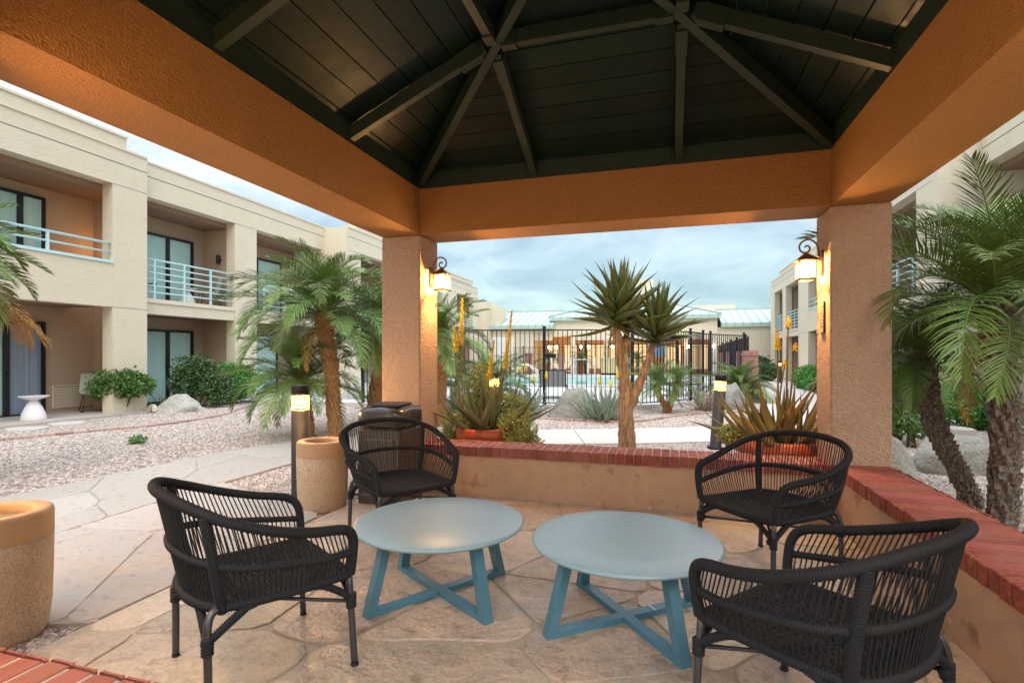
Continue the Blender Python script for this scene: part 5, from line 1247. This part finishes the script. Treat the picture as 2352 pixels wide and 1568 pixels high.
bush('bush', 'tall dark green shrub behind the white boulder', -11.35, 10.55, [(-.1, 0, .95, .42, .4, .32), (.25, .2, .6, .45, .4, .38), (-.25, -.1, .6, .38, .35, .34), (.5, .15, .35, .28, .3, .3)], 6500, .08, M['bushdark'], 2, 7)
bush('hedge', 'clipped bright green hedge beside the dark shrub', -11.45, 11.75, [(0, 0, .55, .6, .75, .50)], 9500, .06, M['hedge'], 3, 5, cat='hedge')
bush('bush', 'bright green feathery bush beyond the upright palm on the right', 5.15, 11.5, [(0, 0, .42, .55, .5, .38), (.35, -.2, .3, .4, .4, .3)], 7000, .065, M['hedge'], 4, 5)
bush('bush', 'darker green bush at the far right edge behind the palm', 5.35, 9.8, [(0, 0, .3, .5, .4, .28)], 4000, .06, M['bush'], 5, 4)
bush('hedge', 'green hedge along the path under the right wing', 5.3, 22.5, [(0, 0, .4, .5, 2.2, .42)], 6500, .12, M['hedge'], 6, 5, cat='hedge')
bush('bush', 'dark green bush at the far end of the right wing', 5.1, 34.5, [(0, 0, .6, .9, .7, .6)], 2600, .16, M['bushdark'], 7, 4)
bush('bush', 'bright green bush left of the far dark one by the path', 3.9, 31.0, [(0, 0, .42, .9, .7, .42)], 2600, .14, M['hedge'], 8, 4)
bush('bush', 'dark bush between the far lamp and the bright green bush', 4.75, 29.2, [(0, 0, .42, .6, .5, .42)], 1800, .14, M['bushdark'], 9, 4)
bush('bush', 'green bush beside the right column behind the leaning palm', 3.35, 8.9, [(0, 0, .45, .3, .3, .3)], 2000, .06, M['bush'], 10, 4)
bush('bush', 'tiny green weed growing alone in the open gravel', -7.6, 6.0, [(0, 0, .04, .12, .12, .05)], 160, .05, M['bush'], 11, 2)

# ------------------------------------------------------------ potted aloes
def pot(label, x, y, r_, h):
    t = thing('terracotta_pot', label, 'plant pot', (x, y, -.02))
    MB().lathe([(r_ * .55, 0), (r_ * .68, h * .3), (r_ * .86, h * .68), (r_ * .90, h * .74)], 40, capt=False).build('body', M['terra'], t)
    MB().lathe([(r_ * .90, h * .742), (r_ * .985, h * .78), (r_, h * .86), (r_ * .975, h * .95), (r_ * .91, h), (r_ * .84, h * .985), (r_ * .80, h * .9)], 40, capb=False, capt=False).build('rolled_rim', M['terra'], t)
    MB().lathe([(r_ * .84, h * .9), (r_ * .5, h * .93), (.001, h * .95)], 24, capb=False, capt=False).build('soil', M['soil'], t); return t
pot('round glazed terracotta pot behind the left end of the back wall', -1.90, 5.42, .31, .55)
pot('round glazed terracotta pot behind the right end of the back wall', .99, 5.38, .40, .56)
def stalk(t, base, top, bl, r0, bare=False):
    b, e_ = Vector(base), Vector(top); mid = b.lerp(e_, .55) + Vector((r0.uniform(-.03, .03), 0, 0)); P = smoothpath([b, mid, e_], 8)
    mb = MB(); mb.tube(P, [.011 - .006 * i / len(P) for i in range(len(P))], 6); sp = mb.build('flower_stalk', M['stalk'], t)
    fl_ = MB(); d_ = (e_ - mid).normalized(); n = int(bl / .0032)
    for i in range(n):
        f = i / n; c_ = e_ - d_ * bl * (1 - f); a = i * 2.4; rr = .043 * (1 - f) ** .55 + .006; o_ = Vector((math.cos(a), math.sin(a), 0)); ln_ = (-.45 + .9 * f)
        tip = c_ + o_ * rr + Vector((0, 0, .03 * ln_ - .008 * (1 - f))); s_ = Vector((-math.sin(a), math.cos(a), 0)) * .0065
        fl_.add([c_ + s_, c_ - s_, tip - s_ * .8, tip + s_ * .8, c_ + Vector((0, 0, .009))], [(0, 1, 2, 3), (0, 3, 4), (3, 2, 4), (2, 1, 4)])
    fl_.tube([e_ - d_ * bl, e_], [.024, .004], 7); fl_.build('bloom', M['bloom'], sp)
def vw(x0, y0, dx, dz, dd=0): return (dx * c - dd * s, dx * s + dd * c, dz)
t, r0 = clump('potted_aloe', 'wide olive aloe with tall yellow flower spikes growing in the left terracotta pot', -1.90, 5.42, 28, .70, .085, M['aloe'], 100, 86, 22, .10, .50, cat='aloe', bends=(.3, .6, -.3, .9), heads=3, spread=.10)
m0 = .00472
for (px0, py0, px1, py1, bl) in ((1072, 990, 1067, 694, .50), (1140, 1000, 1181, 722, .62), (1072, 960, 1049, 757, .28), (1125, 985, 1140, 790, .42)):
    stalk(t, vw(0, 0, (px0 - 1119) * m0, .0), vw(0, 0, (px1 - 1119) * m0, 1.3 + (815 - py1) * m0 - .46), bl, r0)
t, r0 = clump('potted_aloe', 'reddish tipped aloe with short orange flower spikes growing in the right terracotta pot', .99, 5.38, 42, .58, .085, M['aloered'], 110, 88, 26, .14, .50, cat='aloe', bends=(.25, .55, -.3, .7), heads=4, spread=.15)
m0 = .0044
for (px0, py0, px1, py1, bl) in ((1795, 985, 1794, 771, .17), (1812, 985, 1818, 742, .09), (1812, 985, 1833, 796, .07), (1800, 985, 1812, 832, .06)):
    stalk(t, vw(0, 0, (px0 - 1800) * m0, .0), vw(0, 0, (px1 - 1800) * m0, 1.3 + (815 - py1) * m0 - .47), bl, r0)
def jade(label, x, y, z, blobs, n, seed): return bush('trailing_succulent', label, x, y, blobs, n, .030, M['jade'], seed, 8, z=z, cat='succulent')
jade('small leaved yellow green succulent spilling over the right side of the left pot', -1.58, 5.35, .46, [(.06, 0, .05, .20, .18, .20), (.14, 0, -.12, .18, .16, .16), (-.02, .1, .15, .14, .14, .12)], 5200, 21)
jade('small leaved yellow green succulent hanging over the left side of the left pot', -2.22, 5.45, .44, [(-.02, 0, .04, .16, .16, .18), (-.08, 0, -.1, .13, .13, .13)], 3200, 22)
jade('tall loose yellow green succulent rising behind the aloe in the left pot', -1.98, 5.68, .62, [(-.05, 0, .15, .20, .14, .18), (-.08, 0, .42, .13, .1, .16), (.2, 0, .12, .2, .12, .14), (.38, 0, .10, .16, .1, .12)], 4200, 23)
jade('small leaved succulent at the left rim of the right pot', .60, 5.42, .48, [(0, 0, .06, .14, .16, .10)], 1600, 24)
